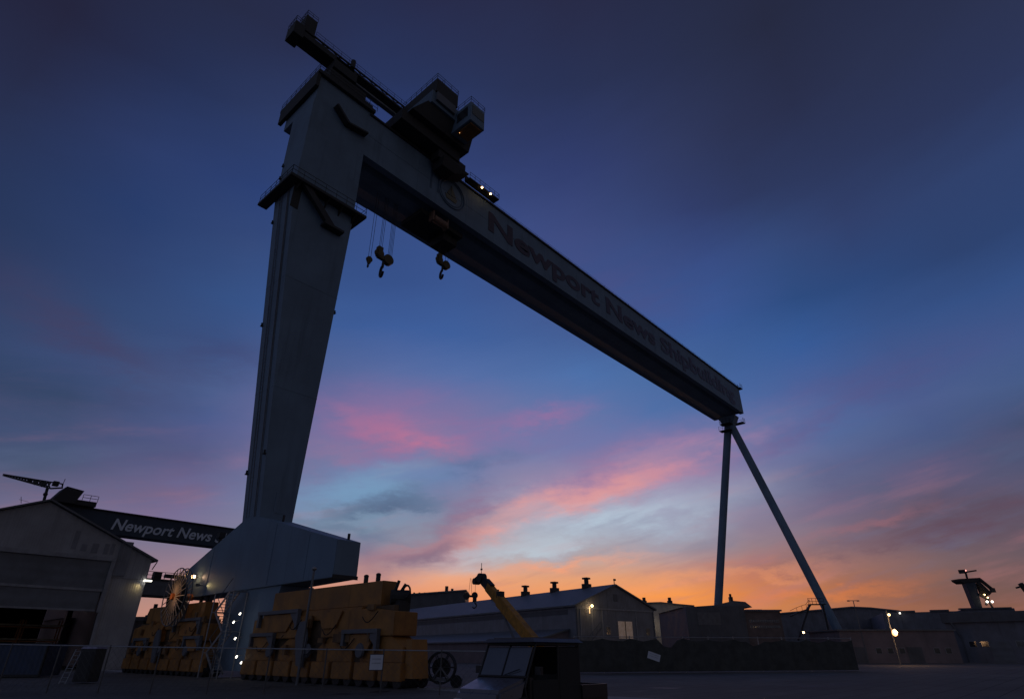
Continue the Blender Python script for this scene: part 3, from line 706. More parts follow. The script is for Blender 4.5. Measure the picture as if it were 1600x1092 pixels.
hook('crane_hook', 'large double-sheave hook hanging below the girder near the rigid leg', (34.9, 53.9, 48.0), [(dx_, dy_, 57.7) for dx_ in (-1.05, -.85, -.6, .45, .65, .85, 1.05) for dy_ in (-.12,)], 1.05)
hook('crane_hook', 'smallest hook block, hanging nearest the rigid leg', (32.7, 53.9, 46.5), [(-.18, 0, 57.7), (.18, 0, 57.7)], .42)
hook('crane_hook', 'hook hoisted close beneath the girder under the brown drum', (45.0, 53.9, 52.6), [(-1.0, 0, 57), (-.7, 0, 57), (.4, 0, 56), (.9, 0, 56)], .95)
o = [x for x in bpy.data.objects if x.name.startswith('crane_hook')][-1]

# ------------------------------------------------------------------ slewing jib crane on the roof of the girder head
def jib():
    T = thing('jib_crane', 'dark slewing jib crane with long boom on top of the rigid leg', 'jib crane', (23.6, 54, 66.2))
    y = 53.9
    MB().tube((23.8, y, 66.0), (23.8, y, 73.4), 1.25, 1.0, n=16).box(22.2, 25.8, y - 1.6, y + 1.6, 72.2, 73.8).build('mast', crane_dark, T)
    b = MB()
    b.box(17.6, 38.0, y - .75, y + .75, 75.2, 75.5)
    for yy in (y - .75, y + .75):
        b.bar((17.6, yy, 75.9), (38.2, yy, 76.0), .18, .22)
        for k in range(20):
            b.bar((17.8 + k, yy, 75.5 if k % 2 else 75.9), (18.8 + k, yy, 75.9 if k % 2 else 75.5), .08, .08)
    b.box(17.6, 25.5, y - 1.0, y + 1.0, 74.2, 75.2)
    b.build('boom', crane_dark, T)
    MB().box(25.6, 38.0, y - .35, y + .35, 73.75, 74.05).bar((25.6, y, 74.3), (26.0, y, 75.2), .3, .3).bar((37, y, 74.0), (37, y, 75.2), .25, .25).build('lower_rail', grey_steel, T)
    MB().box(17.4, 19.0, y - 1.0, y + 1.2, 75.5, 78.6).build('winch_cabin', crane_dark, T)
    MB().box(16.2, 17.6, y - 1.1, y + 1.1, 73.6, 75.9).build('counterweight', crane_dark, T)
    MB().box(22.6, 25.9, y - 1.0, y + 1.0, 73.8, 75.19).tube((25.2, y - .8, 75.5), (25.2, y - .8, 77.0), .35, n=8).build('slewing_house', crane_dark, T)
    r = MB().rail([(19.2, y - .9, 75.9), (37.8, y - .9, 75.9)], 1.0, 1.3, .025)
    r.rail([(17.4, y + 1.1, 78.6), (17.4, y - 1, 78.6), (19, y - 1, 78.6)], .9, .8, .03); r.rail([(16.2, y + 1.1, 75.9), (16.2, y - 1.1, 75.9), (17.4, y - 1.1, 75.9)], .9, .8, .03)
    r.build('handrail', crane_dark, T)
    MB().tube((17.9, y, 78.6), (17.9, y, 80.4), .04, n=4).tube((18.4, y, 78.6), (18.4, y, 80.0), .03, n=4).build('antenna', crane_dark, T)
jib()

# ------------------------------------------------------------------ left warehouse
def warehouse():
    T = thing('warehouse', 'tall gabled warehouse with half raised hangar door at the left edge', 'warehouse', (14.7, 86, 0))
    Y, X0, XR, XE, XA = 86.0, 2.1, 27.2, 27.2, 14.7
    slope = (17.5 - 12.2) / 12.6
    # walls
    w = MB()
    w.yprism([(X0, 11.9), (XR, 11.9), (XR, 12.2), (XA, 17.4), (X0, 12.2)], Y, Y + .3)
    w.box(23.2, XR, Y - .001, Y + .3, 9.8, 11.899)
    w.box(23.2, XR, Y + .12, Y + .4, 0, 9.799)
    w.box(XR - .3, XR, Y + .41, Y + 60, 0, 12.1)
    w.box(X0, X0 + .3, Y + .31, Y + 60, 0, 12.1).box(X0, 3.4, Y, Y + .3, 0, 11.9)
    wall = w.build('wall', clad_pale, T)
    # shallow box bay on the right part of the gable
    MB().box(23.25, 24.6, Y - .16, Y - .003, 10.0, 14.0).build('gable_panel', clad, wall)
    # roof
    rf = MB()
    for s_ in (-1, 1):
        xe = XA + s_ * 13.1; ze = 17.5 - slope * 13.1
        rf.hexa([(XA, Y - .5, 17.5), (xe, Y - .5, ze), (xe, Y + 60, ze), (XA, Y + 60, 17.5), (XA, Y - .5, 17.7), (xe, Y - .5, ze + .2), (xe, Y + 60, ze + .2), (XA, Y + 60, 17.7)])
    rr = rf.build('roof', roof_m, T)
    MB().tube((XA + 13.05, Y - .4, 11.95), (XA + 12.7, Y - .35, 11.0), .06, n=6).tube((XA + 12.9, Y - .45, 12.1), (XA + 12.9, Y + 30, 12.1), .12, n=6).build('gutter', black_steel, rr)
    # faded panels painted over on the gable
    pm = MB()
    for xx, z0, z1, ww in ((18.2, 12.5, 14.6, .5), (19.2, 12.4, 13.2, .6), (20.3, 12.3, 13.4, .7), (21.6, 12.3, 13.5, .5), (22.3, 12.3, 13.6, .4)):
        MB().box(xx, xx + ww, Y - .02, Y, z0, z1).build('painted_patch', clad, wall)
    # door: header, raised leaf, dark jamb
    d = MB().box(3.4, 23.19, Y - .35, Y - .002, 11.55, 12.0).box(22.75, 23.19, Y - .3, Y - .002, 5.9, 11.54)
    d.build('door_header', trim_m, T)
    dl = MB().box(3.4, 22.74, Y - .12, Y + .05, 8.2, 11.54).build('door', door_m, T)
    MB().box(3.4, 22.6, Y - .05, Y + .1, 6.2, 8.19).build('door', door_m, T)
    MB().box(3.4, 22.74, Y - .16, Y - .121, 8.15, 8.4).box(3.4, 22.6, Y - .1, Y + .1, 6.0, 6.19).build('door_rail', trim_m, dl)
    MB().bar((22.9, Y - .1, 11.5), (23.3, Y - .1, 0), .28, .3).build('door_jamb', trim_m, T)
    # interior
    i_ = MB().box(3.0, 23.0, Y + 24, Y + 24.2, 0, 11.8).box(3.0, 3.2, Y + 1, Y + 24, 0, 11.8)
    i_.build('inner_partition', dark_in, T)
    # bulkhead lamp at the corner
    lm = MB().box(26.9, 27.75, Y - .35, Y - .1, 9.62, 9.78).build('wall_lamp', lamp_white, T)
    MB().box(27.1, 27.6, Y - .3, Y - .05, 9.79, 9.95).build('lamp_bracket', grey_steel, lm)
    L = point((26.7, Y - .25, 9.3), (1, .72, .28), 26, .15, spot=150, aim=(24.5, Y + .3, 6.0), blend=1.0); L.parent = T; L.matrix_parent_inverse = wm(T).inverted()
    return T
warehouse()
# shelving with long stock seen through the open door
for k, (x, lab) in enumerate(((15.5, 'steel storage rack at the left inside the open warehouse'), (19.6, 'steel storage rack inside the warehouse beside the door jamb'))):
    T = thing('storage_rack', lab, 'rack', (x, 92 + k, 0), group='racks inside the warehouse')
    f = MB()
    for dx_ in (-1.8, 1.8):
        for dy_ in (0, 1.2): f.bar((x + dx_, 92 + k + dy_, 0), (x + dx_, 92 + k + dy_, 5.2), .12, .12)
    for z in (1.4, 2.9, 4.4):
        for dy_ in (0, 1.2): f.bar((x - 1.8, 92 + k + dy_, z), (x + 1.8, 92 + k + dy_, z), .1, .14)
    f.build('rack_frame', mat('rack_orange', (.30, .12, .04), .6, var=.4), T)
    q = MB()
    for z in (1.5, 3.0, 4.5):
        for j in range(5): q.tube((x - 2.3, 92.2 + k + j * .2, z + .12), (x + 2.2, 92.2 + k + j * .2, z + .12), .07, n=6)
    q.build('stored_pipe', mat('pale_pipe', (.35, .33, .25), .5, var=.4), T)

# ------------------------------------------------------------------ second gantry crane far behind the warehouse
def second_gantry():
    Y = 150.0
    T = thing('gantry_crane', 'navy gantry crane with white lettering, half hidden behind the warehouse', 'gantry crane', (40, Y, 0))
    g_ = MB().box(25.0, 86, Y, Y + 4, 24.3, 28.7).build('girder', navy_paint, T)
    MB().box(25, 86, Y - .3, Y + 4.2, 28.71, 29.0).build('edge_beam', crane_dark, g_)
    text_mesh('lettering', 'Newport News Shipbuilding', letter_white, g_, (37.7, Y - .06, 25.3), (1, 0, 0), (0, 0, 1), 38.5, 2.3, shear=.25, bold=.018)
    for x in (28, 83):
        for dy_, yt in ((-8, 1), (12, 3)):
            MB().bar((x, Y + yt, 24.3), (x, Y + dy_, 0), 1.4, 1.4, up=(1, 0, 0)).build('leg', navy_paint, T)
    # trolley houses on the left end
    m_ = MB().hexa([(25.4, Y - 2, 29.01), (29.4, Y - 2, 29.01), (29.4, Y + 4, 29.01), (25.4, Y + 4, 29.01), (27.2, Y - 2, 32.2), (30.4, Y - 2, 31.8), (30.4, Y + 4, 31.8), (27.2, Y + 4, 32.2)])
    m_.build('machinery_house', crane_dark, T)
    MB().box(29.41, 33.4, Y - 1.5, Y + 4, 29.01, 30.0).build('cable_house', crane_dark, T)
    MB().rail([(30.6, Y - 1.5, 30.0), (33.4, Y - 1.5, 30.0)], 1.2, 1.5, .06).build('handrail', crane_dark, T)
    return T
second_gantry()
def far_jib():
    D = 118
    A = at(6, 741, D); Bp = at(98, 756, D); Cc = at(76, 764, D); base = at(68, 800, D)
    T = thing('tower_crane', 'dark level-boom crane rising behind the warehouse ridge', 'tower crane', (base.x, base.y, 0))
    b = MB(); n_ = 16
    A2 = A + Vector((0, 0, -.25)); B2 = at(78, 763, D); B3 = at(97, 762, D)
    b.bar(A, Bp, .5, .2); b.bar(A2, B2, .5, .2); b.bar(B2, B3, .5, .2); b.bar(B3, Bp, .4, .2)
    for i in range(n_):
        t0, t1 = i / n_, (i + 1) / n_
        b.bar(A.lerp(Bp, t0 * .8), A2.lerp(B2, t1), .3, .16)
        b.bar(A2.lerp(B2, t0), A.lerp(Bp, t1 * .8), .3, .16)
    for t_ in (.55, .7, .85): b.bar(A.lerp(Bp, t_ * .8), A2.lerp(B2, t_), .3, .7)
    b.build('boom', crane_dark, T)
    q = at(88, 753, D)
    MB().box(q.x - .5, q.x + .5, q.y - .5, q.y + .5, q.z - .8, q.z + .1).build('machinery_house', crane_dark, T)
    MB().tube((base.x, base.y, 0), (base.x, base.y, base.z), .8, n=10).tube(at(68, 784, D), at(74, 763, D), .28, n=8).ball(at(71, 772, D), .42).box(base.x - 1.6, base.x + 1.6, base.y - 1.0, base.y + 1.0, base.z - .2, base.z + 1.5).build('mast', crane_dark, T)
    MB().tube(at(98, 757, D), at(102, 748, D), .06, n=4).tube(at(30, 780, D), at(45, 784, D), .04, n=4).tube(at(33, 776, D), at(33, 786, D), .05, n=4).build('antenna', crane_dark, T)
far_jib()
# walkway bridge between warehouse and reel
def bridge():
    T = thing('walkway_bridge', 'grey steel bridge beam with railing between warehouse and cable reel', 'bridge', (35, 105, 0))
    Y = 105.0
    b = MB().box(24, 44, Y, Y + 2.2, 9.55, 11.6).build('beam', pale_steel, T)
    MB().box(24, 44, Y - .15, Y + 2.3, 11.61, 11.85).box(24, 44, Y - .15, Y + 2.3, 9.3, 9.54).build('flange', crane_dark, b)
    MB().rail([(24, Y, 11.85), (44, Y, 11.85)], 1.0, 1.6, .05).build('handrail', crane_dark, T)
    MB().box(34.3, 35.4, Y + .5, Y + 1.5, 11.86, 12.9).box(36.0, 38.8, Y + .5, Y + 1.4, 12.2, 12.7).build('winch', black_steel, T)
    for x in (24.6, 43.5): MB().box(x, x + .6, Y + .6, Y + 1.6, 0, 9.29).build('column', pale_steel, T)
bridge()
def low_shed():
    D = 110
    P = at(195, 952, D); Q = at(275, 948, D)
    T = thing('low_shed', 'low dark shed between warehouse corner and cable reel', 'shed', (P.x, P.y, 0))
    b = MB().box(26, 48, 112, 124, 0, 6.2).build('wall', clad_dark, T)
    MB().yprism([(25.6, 6.2), (48.4, 6.2), (48.4, 7.4), (30, 6.5)], 111.6, 124.4).build('roof', roof_m, T)
    MB().box(38.5, 42.5, 113, 114, 7.1, 8.0).tube((38.2, 113, 7.0), (38.2, 113, 8.8), .3, n=8).build('roof_vent', black_steel, T)
low_shed()

# ------------------------------------------------------------------ sheds to the right
def oriented(T, pts_fn=None): pass
def shed(name, label, A, Bp, depth, ridge, eave, mwall, mroof, n_vents=0, vent_h=1.2, width=None):
    """gabled shed: A,B = ground ends of the long front wall, depth to the back, ridge above the middle"""
    A = Vector((A.x, A.y, 0)); Bp = Vector((Bp.x, Bp.y, 0)); d = (Bp - A); L = d.length; rz = math.atan2(d.y, d.x)
    T = thing(name, label, 'shed', A, rz)
    M = wm(T)
    def build(mb, nm, m, par=T, **k):
        for v in mb.bm.verts: v.co = M @ v.co
        return mb.build(nm, m, par, **k)
    w = MB().xprism([(0, 0), (depth, 0), (depth, eave), (depth / 2, ridge), (0, eave)], 0, L)
    wall = build(w, 'wall', mwall)
    r = MB(); k = (ridge - eave) / (depth / 2)
    for s_ in (0, 1):
        ye = -.5 if s_ == 0 else depth + .5; ze = eave - .5 * k
        r.hexa([(-.4, ye, ze + .05), (L + .4, ye, ze + .05), (L + .4, depth / 2, ridge + .05), (-.4, depth / 2, ridge + .05), (-.4, ye, ze + .3), (L + .4, ye, ze + .3), (L + .4, depth / 2, ridge + .3), (-.4, depth / 2, ridge + .3)])
    roof = build(r, 'roof', mroof)
    for i in range(n_vents):
        x = L * (i + .6) / (n_vents + .2)
        v = MB().box(x - .55, x + .55, depth / 2 - .5, depth / 2 + .5, ridge + .1, ridge + vent_h * .55).tube((x, depth / 2, ridge + vent_h * .5), (x, depth / 2, ridge + vent_h * 1.25), .38, n=10).box(x - .55, x + .55, depth / 2 - .55, depth / 2 + .55, ridge + vent_h * 1.25, ridge + vent_h * 1.45)
        build(v, 'roof_vent', black_steel, roof)
    return T, build, L
# big gabled shed: gable apex seen at (960, 915)
DS = 118.0
rdir = (at(781, 1018, 150) - at(960, 1018, DS)); 
def mainshed():
    # gable wall runs left-right at the near end; the ridge runs away to the left
    ap = at(960, 915, 112); e2 = at(1006, 944, 124); 
    far_r = at(625, 941, 186)
    ridge_dir = Vector((far_r.x - ap.x, far_r.y - ap.y, 0)); L = ridge_dir.length; ridge_dir.normalize()
    perp = Vector((ridge_dir.y, -ridge_dir.x, 0))       # to the right of the ridge direction
    if perp.dot(Vector((1, 0, 0))) < 0: perp = -perp
    half = 9.5; ridge = ap.z; eave = ridge - 3.6
    T = thing('long_shed', 'long pale gabled shed with four ridge vents behind the yellow boom', 'shed', (ap.x, ap.y, 0), math.atan2(perp.y, perp.x))
    def P(a, b, z): return Vector((ap.x, ap.y, 0)) + perp * a + ridge_dir * b + Vector((0, 0, z))
    w = MB().prism([(-half, 0), (half, 0), (half, eave), (0, ridge), (-half, eave)], lambda a_, z: P(a_, 0, z), lambda a_, z: P(a_, L, z))
    wall = w.build('wall', clad, T)
    r = MB(); k = (ridge - eave) / half
    for s_ in (-1, 1):
        ae = s_ * (half + .5); ze = eave - .5 * k
        r.hexa([P(ae, -.4, ze + .04), P(ae, L, ze + .04), P(0, L, ridge + .04), P(0, -.4, ridge + .04), P(ae, -.4, ze + .3), P(ae, L, ze + .3), P(0, L, ridge + .3), P(0, -.4, ridge + .3)])
    roof = r.build('roof', roof_m, T)
    for u_ in (917, 867, 821, 774):
        # vents stand on the ridge: find the ridge point seen at that column
        best = min(range(0, int(L * 4)), key=lambda i: abs(colof(P(0, i / 4, ridge)) - u_)); b0 = best / 4; s_ = 1 + b0 / 300
        v = MB()
        c0 = P(0, b0, ridge)
        v.box(c0.x - .75 * s_, c0.x + .75 * s_, c0.y - .6, c0.y + .6, c0.z, c0.z + .9 * s_).tube(c0 + Vector((0, 0, .8)), c0 + Vector((0, 0, 1.9 * s_)), .42 * s_, n=10).box(c0.x - .6 * s_, c0.x + .6 * s_, c0.y - .55, c0.y + .55, c0.z + 1.7 * s_, c0.z + 2.0 * s_)
        v.build('roof_vent', black_steel, roof)
    # horizontal dark louvre band (clerestory) down the long side
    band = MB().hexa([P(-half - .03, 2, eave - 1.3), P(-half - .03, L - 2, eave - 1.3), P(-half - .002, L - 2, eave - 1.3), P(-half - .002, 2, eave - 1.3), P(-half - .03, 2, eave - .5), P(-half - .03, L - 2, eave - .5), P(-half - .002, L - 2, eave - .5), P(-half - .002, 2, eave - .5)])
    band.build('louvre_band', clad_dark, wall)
    # lean-to along the long side
    lt = MB().prism([(-half - 7, 0), (-half - .01, 0), (-half - .01, 5.0), (-half - 7, 3.4)], lambda a_, z: P(a_, 2, z), lambda a_, z: P(a_, L * .75, z))
    lt.build('lean_to', clad_pink, T)
    rl_ = MB().hexa([P(-half - 7.5, 1.6, 3.32), P(-half - 7.5, L * .76, 3.32), P(-half - .01, L * .76, 5.05), P(-half - .01, 1.6, 5.05), P(-half - 7.5, 1.6, 3.55), P(-half - 7.5, L * .76, 3.55), P(-half - .01, L * .76, 5.3), P(-half - .01, 1.6, 5.3)])
    rl_.build('lean_to_roof', roof_m, T)
    # gable details: vent, cross band, window bays, doorway lit from inside
    gv = MB().hexa([P(-.5, -.06, ridge - 2.6), P(.5, -.06, ridge - 2.6), P(.5, -.002, ridge - 2.6), P(-.5, -.002, ridge - 2.6), P(-.5, -.06, ridge - 1.4), P(.5, -.06, ridge - 1.4), P(.5, -.002, ridge - 1.4), P(-.5, -.002, ridge - 1.4)])
    gv.build('gable_vent', clad_dark, wall)
    def rect(a0, a1, z0, z1, d0=.06, d1=.002):
        return MB().hexa([P(a0, -d0, z0), P(a1, -d0, z0), P(a1, -d1, z0), P(a0, -d1, z0), P(a0, -d0, z1), P(a1, -d0, z1), P(a1, -d1, z1), P(a0, -d1, z1)])
    rect(-half, half, eave - .45, eave - .2, .12).build('cross_band', trim_m, wall)
    for a0 in (-8.6, -6.0, -3.6, 4.6):
        rect(a0, a0 + .25, .5, eave - .5, .09).build('pilaster', trim_m, wall)
    wn_ = rect(.2, 3.6, 3.9, 6.6).build('window', window_lit, wall)
    m2 = rect(.1, 3.7, 3.75, 3.89, .1); m2.build('window_sill', trim_m, wn_)
    fr = rect(1.8, 1.95, 3.9, 6.6, .1)
    fr.build('mullion', black_steel, wn_)
    rect(5.4, 6.5, .0, 2.2, .09).build('door', clad_dark, wall)
    for a0 in (-9.3, 9.2): MB().tube(P(a0, -.1, 0), P(a0, -.1, eave), .08, n=6).build('downpipe', grey_steel, wall)
    for a0 in (-2.8, 6.9): 
        f_ = rect(a0, a0 + 1.1, 4.4, 5.7).build('window', trim_m, wall); rect(a0 + .08, a0 + 1.02, 4.48, 5.62, .075, .061).build('pane', glass, f_)
    # outside stair
    st = MB(); st.bar(P(-9.5, -.8, 1.5), P(-4.6, -.8, 5.4), .1, .22); st.bar(P(-9.5, -.8, 2.5), P(-4.6, -.8, 6.4), .06, .08)
    for i in range(6): q = P(-9.5 + i * .98, -.8, 1.5 + i * .78); st.tube(q, q + Vector((0, 0, 1)), .04, n=4)
    st.build('outside_stair', pale_steel, T)
    # bird perched? no - small finial on the apex
    f0 = P(0, 0, ridge + .3); MB().tube(f0, f0 + Vector((0, 0, .7)), .08, n=5).box(f0.x - .1, f0.x + .5, f0.y - .1, f0.y + .1, f0.z + .6, f0.z + .9).build('finial', black_steel, roof)
    # twin wall lamp
    q = P(-4.0, -1.0, 0); u0 = at(925, 946, math.hypot(q.x, q.y) * .98)
    lm = MB().ball(u0, .2).build('wall_lamp', lamp_warm, T)
    MB().tube(u0 + Vector((-.5, .2, -.1)), u0 + Vector((-.5, .2, -1.2)), .07, n=6).build('lamp_housing', lamp_orange2, lm)
    L_ = point(u0 + Vector((-.2, -.5, -.4)), (1, .75, .4), 22, .3); L_.parent = T; L_.matrix_parent_inverse = wm(T).inverted()
    return T
def colof(P):
    x = P.x * math.cos(SPAN) - P.y * math.sin(SPAN); y = P.x * math.sin(SPAN) + P.y * math.cos(SPAN); z = P.z - EYE
    F_ = y * math.cos(PITCH) + z * math.sin(PITCH); return 800 + F_PX * x / F_
mainshed()

def facing_block(name, label, cat, u0, u1, v_top, D, depth, mw, mr, skew=0.0, roof_poly=None):
    """flat-fronted building across the view between columns u0 and u1, top seen at v_top; returns thing and local frame"""
    A = at(u0, 1018, D); Bp = at(u1, 1018, D + skew); A.z = Bp.z = 0
    d = Bp - A; L = d.length; rz = math.atan2(d.y, d.x)
    H = at((u0 + u1) / 2, v_top, D).z
    T = thing(name, label, cat, A, rz)
    M = wm(T)
    def bld(mb, nm, m, par=None, **k):
        for v in mb.bm.verts: v.co = M @ v.co
        return mb.build(nm, m, par or T, **k)
    return T, bld, L, H
def simple_roofline(pts, D):   # pixel roofline -> (along, height) in the front plane
    return pts

# flat-topped shed behind, left of the boom
T, bld, L, H = facing_block('flat_roof_shed', 'flat roofed grey shed seen behind the end of the yellow bogies', 'shed', 600, 724, 923, 190, 16, clad_dark, roof_m)
w_ = bld(MB().prism([(0, 0), (L, 0), (L, H), (0, H - 1.6)], lambda a, z: (a, 0, z), lambda a, z: (a, 16, z)), 'wall', clad_dark)
bld(MB().prism([(-.3, H - 1.6), (L + .3, H), (L + .3, H + .4), (-.3, H - 1.2)], lambda a, z: (a, -.4, z), lambda a, z: (a, 16.4, z)), 'roof', roof_m)
k = MB().box(L * .72, L * .76, 2, 3, H - .2, H + 1.6).box(L * .80, L * .83, 2, 3, H, H + .9)
for q in range(5): k.box(L * (.30 + .07 * q), L * (.32 + .07 * q), 2, 3, H - 1.2, H - .2)
bld(k, 'roof_vent', black_steel)

# middle sheds
T, bld, L, H = facing_block('workshop', 'blue-grey workshop with two small lamps right of the gabled shed', 'workshop', 985, 1092, 942, 165, 30, clad_pale, roof_m)
w_ = bld(MB().prism([(0, 0), (L, 0), (L, H - .8), (L * .80, H - .5), (L * .52, H), (0, H - .3)], lambda a, z: (a, 0, z), lambda a, z: (a, 30, z)), 'wall', clad_pale)
r_ = bld(MB().prism([(-.3, H - .3), (L * .52, H), (L * .80, H - .5), (L + .3, H - .8), (L + .3, H - .5), (L * .80, H - .2), (L * .52, H + .3), (-.3, H)], lambda a, z: (a, -.5, z), lambda a, z: (a, 30.5, z)), 'roof', roof_m)
for q in (.34, .74): bld(MB().box(L * q - .6, L * q + .6, 5, 6, H - .4, H + 1.0).tube((L * q, 5.5, H + .9), (L * q, 5.5, H + 1.8), .45, n=8), 'roof_vent', black_steel, r_)
bld(MB().box(0, L, -.12, -.01, 3.2, 3.5), 'cross_band', trim_m, w_)
for (u_, v_, mm) in ((1020, 976, lamp_white), (1059.5, 974, lamp_warm)):
    P_ = at(u_, v_, 163); lm = MB().ball(P_, .25).build('wall_lamp', mm, T); MB().tube(P_, P_ + Vector((0, .4, -1.2)), .08, n=5).build('lamp_bracket', grey_steel, lm)
    Lp = point(P_ + Vector((-.5, -.6, -.3)), (1, .72, .4), 60, .3); Lp.parent = T; Lp.matrix_parent_inverse = wm(T).inverted()

def banded():
    D = 128
    T, bld, L, H = facing_block('office_block', 'low dark building with a band of small windows beneath the far tubular leg', 'building', 1080, 1232, 946, D, 20, clad_dark, roof_m)
    xs = L * .62
    w_ = bld(MB().prism([(0, 0), (xs, 0), (xs, H), (0, H - .2)], lambda a, z: (a, 0, z), lambda a, z: (a, 24, z)), 'wall', clad_dark)
    w2 = bld(MB().box(xs + .01, L, .3, 20, 0, H - 1.0), 'side_wall', brick)
    r_ = bld(MB().prism([(-.4, H - .2), (xs * .55, H + .25), (xs * .9, H + 1.1), (xs + 1.2, H + .9), (xs + 2.5, H - .15), (-.4, H - .19)][::-1], lambda a, z: (a, 2, z), lambda a, z: (a, 24, z)), 'roof', roof_m)
    bld(MB().box(xs - .2, L + .3, .0, 20, H - 1.0, H - .7).box(L * .75, L * .93, 6, 12, H - .7, H - .3), 'side_roof', roof_m)
    bld(MB().box(xs * .93 - .3, xs * .93 + .3, 4, 5, H + 1.0, H + 2.0).tube((xs * .93, 4.5, H + 1.9), (xs * .93, 4.5, H + 2.6), .25, n=6), 'roof_vent', black_steel, r_)
    for row in (0, 1):
        for i in range(13):
            a0 = xs + .7 + i * (L - xs - 1.2) / 13; z0 = H - 3.0 - row * 1.05
            f = bld(MB().box(a0, a0 + .42, .24, .295, z0, z0 + .42), 'window', trim_m, w2)
            bld(MB().box(a0 + .05, a0 + .37, .225, .238, z0 + .05, z0 + .37), 'pane', glass, f)
    bld(MB().box(2.2, 6.8, -.06, -.01, H - 3.5, H - 1.2), 'wall_sign_board', mat('plain_board', (.16, .16, .17), .7), w_)
    return T
banded()

T, bld, L, H = facing_block('long_shed', 'low dark shed with gently pitched roof behind the street lamp pole', 'shed', 1228, 1420, 951, 205, 30, clad_dark, roof_m)
bld(MB().prism([(0, 0), (L, 0), (L, H - .8), (L * .78, H + .1), (L * .62, H + .35), (0, H - 1.6)], lambda a, z: (a, 0, z), lambda a, z: (a, 40, z)), 'wall', clad_far)
bld(MB().prism([(-.5, H - 1.6), (L * .62, H + .35), (L * .78, H + .1), (L + .5, H - .8), (L + .5, H - .4), (L * .78, H + .5), (L * .62, H + .75), (-.5, H - 1.2)], lambda a, z: (a, -.5, z), lambda a, z: (a, 40, z)), 'roof', roof_m)
T, bld, L, H = facing_block('long_shed', 'long flat dark shed stretching below the distant lit crane', 'shed', 1395, 1610, 956, 175, 30, clad_dark, roof_m, skew=-12)
w_ = bld(MB().prism([(0, 0), (L, 0), (L, H + .3), (L * .62, H + .2), (L * .6, H - .1), (0, H - .2)], lambda a, z: (a, 0, z), lambda a, z: (a, 40, z)), 'wall', clad_far)
bld(MB().box(L * .12, L * .26, -.5, 1, H - .2, H + .25).box(L * .38, L * .52, -.5, 1, H - .12, H + .3).box(L * .60, L * .98, -.5, 1, H + .2, H + .55), 'parapet', clad_dark, w_)
bld(MB().box(L * .52, L * .74, -.1, -.01, 1.0, 5.2).box(L * .80, L * .97, -.1, -.01, 1.0, 5.6), 'bay_door', clad_dark, w_)
# lower building in front with the bright sodium lamp
T, bld, L, H = facing_block('low_shed', 'low pale block wall building lit by the bright orange lamp', 'shed', 1318, 1500, 985, 118, 12, clad_pink, roof_m)
w_ = bld(MB().box(0, L, 0, 12, 0, H), 'wall', clad_pink); bld(MB().box(-.3, L + .3, -.3, 12.3, H, H + .25), 'roof', roof_m)
for a_, b__ in ((.1, .2), (.55, .68)): bld(MB().box(L * a_, L * b__, -.05, -.01, 0, 2.6), 'door', clad_dark, w_)
for a_ in (.28, .38, .48, .78, .88):
    f_ = bld(MB().box(L * a_, L * a_ + 1.1, -.05, -.004, 1.5, 2.5), 'window', trim_m, w_); bld(MB().box(L * a_ + .07, L * a_ + 1.03, -.062, -.052, 1.57, 2.43), 'pane', glass, f_)
T, bld, L, H = facing_block('low_shed', 'low dark flat building at the right edge of the yard', 'shed', 1490, 1640, 958, 128, 14, clad_dark, roof_m, skew=-10)
w_ = bld(MB().box(0, L, 0, 14, 0, H * .80), 'wall', clad_far)
for q_ in (.2, .33, .7, .84):
    f_ = bld(MB().box(L * q_, L * q_ + 1.3, -.06, -.005, 2.6, 3.7), 'window', trim_m, w_); bld(MB().box(L * q_ + .08, L * q_ + 1.22, -.075, -.062, 2.68, 3.62), 'pane', glass, f_)
bld(MB().box(L * .42, L * .42 + 3.2, -.08, -.005, 0, 3.6), 'bay_door', door_m, w_); bld(MB().box(-.3, L + .3, -.6, 14.3, H * .80, H), 'roof_fascia', clad_dark, w_)
bld(MB().bar((L * .08, -.5, H * .8), (L * .14, -.1, H * .5), .3, .3).bar((L * .14, -.1, H * .5), (L * .14, -.1, 0), .3, .3), 'post', clad_dark, w_)

def lamp_post(u_top, v_top, D, label, head=None, u_base=None, light=None, lampmat=None, w=.9, name='street_lamp'):
    P_ = at(u_top, v_top, D)
    T = thing(name, label, 'street lamp', (P_.x, P_.y, 0))
    MB().tube((P_.x, P_.y, 0), (P_.x, P_.y, P_.z), .13, .07, n=8).build('pole', grey_steel, T)
    rx = Vector((math.cos(SPAN), -math.sin(SPAN), 0))
    a_ = MB().bar(P_ - rx * w, P_ + rx * w, .1, .1).build('arm', grey_steel, T)
    for s_ in (-1, 1):
        q = P_ + rx * w * s_
        MB().box(q.x - .25, q.x + .25, q.y - .18, q.y + .18, q.z - .12, q.z + .06).build('lamp_head', lampmat or grey_steel, T)
    if light:
        L_ = point(P_ + Vector((-.2, -.3, -.4)), light[0], light[1], .3); L_.parent = T; L_.matrix_parent_inverse = wm(T).inverted()
    return T
lamp_post(1333, 938, 118, 'unlit double-armed street lamp right of the leaning tubular leg')
